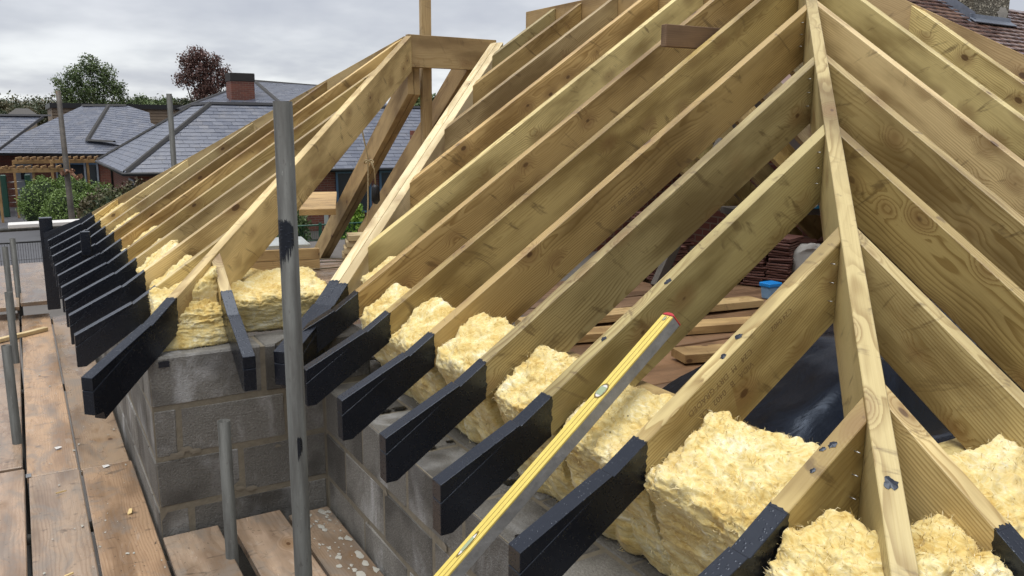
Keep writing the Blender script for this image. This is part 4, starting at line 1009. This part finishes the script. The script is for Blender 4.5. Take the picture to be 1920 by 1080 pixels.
# ------------------------------------------------------------------ garden things
PG = thing('garden_pergola', 'orange timber pergola in front of the far school block', 'pergola', (.3, 38.5, 0))
for x, y in ((-.75, 38), (.45, 38), (-.2, 39.6), (1.15, 39.2), (1.75, 38.6), (2.5, 39.6)): bar('post', (x, y, 0), (x, y, 2.1 if y < 38.3 else 2.35), .09, .09, M_ORANGE, PG, up=(1, 0, 0))
for y, z, xa, xb in ((38, 2.02, -1.8, 1.7), (39.6, 2.30, -.2, 3.1)): bar('beam', (xa, y-.09, z), (xb, y-.09, z), .06, .16, M_ORANGE, PG)
for k in range(13): bar('slat', (-1.7+.27*k, 37.7, 2.14), (-1.5+.27*k, 38.9, 2.14), .05, .09, M_ORANGE, PG)
for k in range(12): bar('slat', (-.1+.26*k, 39.2, 2.44), (.1+.26*k, 40.3, 2.44), .05, .09, M_ORANGE, PG)
GT = thing('garden_gate', 'dark green garden gate with wire rails under the pergola', 'gate', (-.5, 40.2, 0))
for x in (-.62, .25): box('gate_post', (x-.11, 40.1, 0), (x+.11, 40.3, 1.75), M_GREENP, GT, .03)
for k in range(4): link('wire', tube_mesh([(-.55, 40.2, .6+.28*k), (.2, 40.2, .62+.28*k)], .012, M_NAIL, 6), parent=GT)

def shell_points(c, r, n):
    d = rng.normal(size=(n, 3)); d[:, 2] = np.abs(d[:, 2])*1.0-.25; d /= np.linalg.norm(d, axis=1)[:, None]
    return np.asarray(c)+d*np.asarray(r)*(.86+.16*rng.random((n, 1)))
def bush(name, label, blobs, leaf, mat, n, core=M_CORE, cat='bush', clump=.16, group=None):
    B = thing(name, label, cat, (blobs[0][0][0], blobs[0][0][1], 0), group)
    pts = []; tot = sum(b[1][0]*b[1][2] for b in blobs)
    for c, r in blobs:
        pts.append(shell_points(c, r, int(n*r[0]*r[2]/tot)))
        P, Q = cube_grid(8); p = P/np.linalg.norm(P, axis=1)[:, None]; p = p*(1+.08*fbm(p*2.5+c[0], 2)[:, None])
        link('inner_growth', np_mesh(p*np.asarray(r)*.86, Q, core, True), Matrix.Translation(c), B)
    pts = np.concatenate(pts)
    link('foliage', leaf_cloud(pts, np.full((len(pts), 3), clump), 7, leaf, mat), parent=B)
    return B
bush('clipped_hedge', 'bright green clipped hedge left of the timber pole', [((.70, 36.2, .72), (.85, .9, 1.1)), ((1.6, 36.6, .72), (1.0, .9, 1.08)), ((2.6, 37, .55), (1.0, .9, .95)), ((3.5, 37.2, .5), (.9, .8, .9))], .036, M_HEDGE, 3200, cat='hedge')
bush('clipped_hedge', 'rounded yellow green bush in front of the hedge, beside the timber pole', [((1.30, 33.0, .55), (.76, .7, 1.0)), ((2.05, 32.8, .45), (.66, .6, .95))], .033, M_HEDGE, 1900, cat='bush')
bush('brown_shrub', 'straggly brown green shrub before the near school block', [((1.75, 22.6, 1.1), (.75, .6, 1.2)), ((2.55, 22.9, 1.2), (.85, .6, 1.25)), ((3.4, 23.2, 1.1), (.9, .6, 1.2)), ((1.35, 22.3, .6), (.5, .5, .9))], .045, M_SHRUB, 1800, clump=.13, cat='shrub')
bush('small_bright_bush', 'small bright yellow green bush right of the timber pole base', [((.98, 20.2, .95), (.22, .22, .42))], .035, M_LIME, 160, clump=.08)
bush('conifer_bush', 'bright lime conifer seen through the bay frame', [((8.05, 22.6, .75), (.42, .42, .85)), ((8.05, 22.6, 1.35), (.28, .28, .60))], .05, M_LIME, 520, clump=.10)
bush('dark_bush', 'dark leafy bush low behind the tall scaffold tube', [((6.0, 23.0, .9), (.9, .6, 1.1)), ((5.0, 23.0, .8), (.7, .5, 1.0))], .05, M_LEAF, 700, clump=.12)
# mesh fences
def fence(name, label, a, b, zt_, mat, posts, y_step=.05, rows=(.0, .33, .66, 1.)):
    FN = thing(name, label, 'fence', (a[0], a[1], 0)); A, B = Vector((*a, 0)), Vector((*b, 0)); L = (B-A).length; d = (B-A)/L
    V = []; F = []
    def wire(p, q, r):
        b0 = len(V); dd = (q-p).normalized(); s = Vector((0, 0, 1)).cross(dd) if abs(dd.z) < .9 else d
        u = dd.cross(s)
        for pt in (p, q):
            for e, g_ in ((s, 1), (u, 1), (s, -1), (u, -1)): V.append(pt+e*r*g_)
        for k in range(4): F.append((b0+k, b0+(k+1) % 4, b0+4+(k+1) % 4, b0+4+k))
    n = int(L/y_step)
    for i in range(n+1): wire(A+d*(i*y_step)+Vector((0, 0, .05)), A+d*(i*y_step)+Vector((0, 0, zt_)), .0035)
    for q in rows: wire(A+Vector((0, 0, .05+q*(zt_-.05))), B+Vector((0, 0, .05+q*(zt_-.05))), .006)
    link('wire_panel', mesh_from(V, F, mat), parent=FN)
    link('top_rail', tube_mesh([A+Vector((0, 0, zt_)), B+Vector((0, 0, zt_))], .022, mat, 8), parent=FN)
    for t_ in posts:
        p = A+d*(L*t_); box('post', (p.x-.035, p.y-.06, 0), (p.x+.035, p.y+.0, zt_+.06), mat, FN, .004)
    return FN
fence('mesh_fence', 'dark wire mesh fence across the path at the left', (-2.2, 21.6), (1.6, 21.6), 1.22, M_BLACKP, (0, .5, 1))
fence('mesh_fence', 'green wire mesh fence on the lawn seen through the bay frame', (4.6, 21.6), (10.4, 21.6), 1.25, M_GREENP, (.0, .38, .62, .85))
o = box('fence_post', (7.05, 21.9, 0), (7.15, 21.98, 1.5), flat('grey_post', (.30, .31, .31), .6, .2), None, .004); tag(o, 'grey metal post standing by the green fence', 'post')
o = link('soil_border', mesh_from([(4.0, 23.8, .01), (14, 23.8, .01), (14, 23.9, .55), (4, 23.9, .55), (4.0, 25.4, .6), (14, 25.4, .6)], [(0, 1, 2, 3), (3, 2, 5, 4)], flat('dark_soil', (.03, .026, .022), .9, .4))); struct(o)

# ------------------------------------------------------------------ trees
def tree(name, label, base, hgt, crown, mat, n, leaf=.16, clump=.5, core=None, group=None):
    TR = thing(name, label, 'tree', base, group); bx_, by_, _ = base
    c0 = np.array(crown[0][0])
    V = []
    lim = [tube_mesh([(bx_, by_, 0), (bx_+.1, by_, hgt*.25), (bx_+.05, by_, hgt*.5), (bx_, by_, hgt*.8)], [.26, .2, .14, .04], M_BARK, 8)]
    link('trunk', lim[0], parent=TR)
    for c, r in crown:
        e = Vector(c); s = Vector((bx_+.05, by_, hgt*(.22+.25*random.random())))
        md = s.lerp(e, .5)+Vector((0, 0, -.3)); link('limb', tube_mesh([s, md, e], [.10, .07, .03], M_BARK, 6), parent=TR)
    pts = []; tot = sum(r[0]*r[2] for c, r in crown)
    for c, r in crown:
        m_ = int(n*r[0]*r[2]/tot); d = rng.normal(size=(m_, 3)); d /= np.linalg.norm(d, axis=1)[:, None]
        pts.append(np.asarray(c)+d*np.asarray(r)*(rng.random((m_, 1))**.40))
    pts = np.concatenate(pts)
    link('crown', leaf_cloud(pts, np.full((len(pts), 3), clump), 16, leaf, mat), parent=TR)
    return TR
def pol(az, rho, z=0.): return (rho*math.sin(R_(az)), rho*math.cos(R_(az)), z)
def crown(az, rho, lst):
    out = []
    for da, el, ra, re in lst: out.append((np.array(pol(da, rho, H+rho*el)), (ra*rho, ra*rho, re*rho)))
    return out
tree('broadleaf_tree', 'large green broadleaf tree standing behind the left slate roofs', pol(4.35, 80), 8.5,
     crown(0, 80, [(4.2, .058, .011, .011), (3.3, .048, .010, .010), (5.0, .050, .010, .010), (2.9, .033, .012, .011), (4.2, .034, .016, .013), (5.5, .034, .011, .011), (6.0, .018, .009, .009), (3.2, .014, .014, .011), (4.8, .014, .015, .011), (2.45, .042, .005, .004)]), M_LEAF, 950, .085, .40)
tree('copper_tree', 'dark copper leaved tree rising beside the brick chimney', pol(10.6, 70), 9.0,
     crown(0, 70, [(10.3, .074, .011, .009), (9.8, .066, .010, .010), (11.2, .066, .010, .010), (10.4, .056, .016, .012), (11.9, .052, .010, .011), (9.5, .046, .010, .008), (11.0, .042, .016, .010), (12.2, .042, .006, .007), (10.6, .030, .016, .010)]), M_RED, 850, .075, .34)
tree('dark_yew', 'dark round tree showing through the gap below the bay ridge', pol(24.4, 60), 6.2, crown(0, 60, [(24.2, .026, .016, .012), (25.0, .022, .012, .012), (23.4, .018, .012, .012)]), M_LEAF, 420, .14, .34)
for k, (az, rho, el, ra, mt) in enumerate(((9.6, 95, .018, .018, M_FAR), (7.6, 120, .018, .013, M_LEAF), (6.9, 130, .022, .010, M_LEAF), (1.6, 130, .012, .016, M_FAR), (.2, 120, .010, .018, M_FAR), (-.9, 140, .014, .014, M_FAR), (8.4, 130, .021, .010, M_LEAF))):
    lb = ['olive tree just left of the copper tree foot', 'dark conifer clump right of the green tree', 'dark tree touching the right side of the green tree', 'greyish tree left of the green tree', 'olive tree near the left edge of the skyline', 'leftmost tree on the skyline', 'dark tree between the green and copper trees'][k]
    tree('skyline_tree', lb, pol(az, rho), H+rho*(el+ra*.6), crown(0, rho, [(az, el-.004, ra, .011), (az-.5, el-.008, ra*.7, .009), (az+.5, el-.007, ra*.7, .010)]), mt, 420, .13, .55, group='skyline trees')
# distant wood along the hillside: one mass
pts = []; rad = []
for k in range(1300):
    az = -8+40*rng.random(); rho = 190+430*rng.random(); x, y, _ = pol(az, rho)
    g_ = np.clip((y-105)/420, 0, 1)**1.2*7.5
    r = 3.0+2.6*rng.random(); hh = g_+2.2+2.6*rng.random()
    pts.append((x, y, hh)); rad.append((r*1.3, r*1.3, 3.6+2*rng.random()))
stuff(tag(link('far_wood', leaf_cloud(pts, rad, 190, .34, M_FAR)), 'hazy distant wood along the skyline behind the school', 'wood'))
FH = thing('far_house', 'small far house with a dark hipped roof among the trees at the left', 'house', pol(.45, 110))
cx, cy, _ = pol(.45, 110)
box('wall', (cx-1.3, cy-1.3, 0), (cx+1.3, cy+1.3, Z(.75)), flat('buff_wall', (.25, .21, .16), .8, .2), FH, 0)
link('roof', mesh_from([(cx-1.6, cy-1.6, Z(.72)), (cx+1.6, cy-1.6, Z(.72)), (cx+1.6, cy+1.6, Z(.72)), (cx-1.6, cy+1.6, Z(.72)), (cx-.6, cy, Z(1.5)), (cx+.6, cy, Z(1.5))], [(0, 1, 5, 4), (1, 2, 5), (2, 3, 4, 5), (3, 0, 4)], flat('dark_roof', (.06, .055, .05), .7, .2)), parent=FH)
box('window', (cx-.9, cy-1.32, Z(.1)), (cx-.4, cy-1.301, Z(.55)), M_WHITE, FH, 0)
FH2 = thing('far_house', 'far house with an orange brick gable left of the copper tree', 'house', pol(8.0, 150)); cx, cy, _ = pol(8.0, 150)
box('wall', (cx-2.0, cy-2, 0), (cx+2.0, cy+2, Z(.9)), flat('orange_wall', (.26, .12, .07), .8, .2), FH2, 0)
link('roof', mesh_from([(cx-2.3, cy-2.3, Z(.85)), (cx+2.3, cy-2.3, Z(.85)), (cx+2.3, cy+2.3, Z(.85)), (cx-2.3, cy+2.3, Z(.85)), (cx-1.0, cy, Z(2.4)), (cx+1.0, cy, Z(2.4))], [(0, 1, 5, 4), (1, 2, 5), (2, 3, 4, 5), (3, 0, 4)], flat('red_roof', (.17, .075, .05), .7, .2)), parent=FH2)

# ------------------------------------------------------------------ grade stamps on the rafters
M_INK = flat('grade_stamp_ink', (.20, .130, .052), .8, .35)
def stamp(text, rf, x, off, size, flip, name='grade_stamp'):
    """text on the near side of a slope-A rafter, centred at plan x, 'off' below its top edge measured square to it"""
    cu = bpy.data.curves.new('t', 'FONT'); cu.body = text; cu.size = size; cu.align_x = 'CENTER'; cu.align_y = 'CENTER'
    to = bpy.data.objects.new('t', cu); me = bpy.data.meshes.new_from_object(to); bpy.data.objects.remove(to)
    me.materials.clear(); me.materials.append(M_INK)
    y = AY[rf]; a_ = math.atan(TT); ex = Vector((math.cos(a_), 0, math.sin(a_))); ez = Vector((-math.sin(a_), 0, math.cos(a_)))
    c = Vector((x, y-.0006, Z(Z0+TT*x)))-ez*off
    if flip: ex, ez = -ex, -ez
    M = Matrix.Identity(4)
    for i in range(3): M[i][0] = ex[i]; M[i][1] = ez[i]; M[i][2] = ex.cross(ez)[i]; M[i][3] = c[i]
    link(name, me, M, a_rafters[rf])
stamp('C24   M  DRY GRADED', 1, 1.42, .038, .024, True)
stamp('VIDA   B   0402   CE', 1, 1.425, .070, .024, True)
stamp('C24 0402', 1, 1.62, .040, .021, True)
stamp('CE  0402  VIDA  B', 4, 2.0, .100, .024, False)
stamp('C24 M  DRY', 4, 2.03, .130, .022, False)
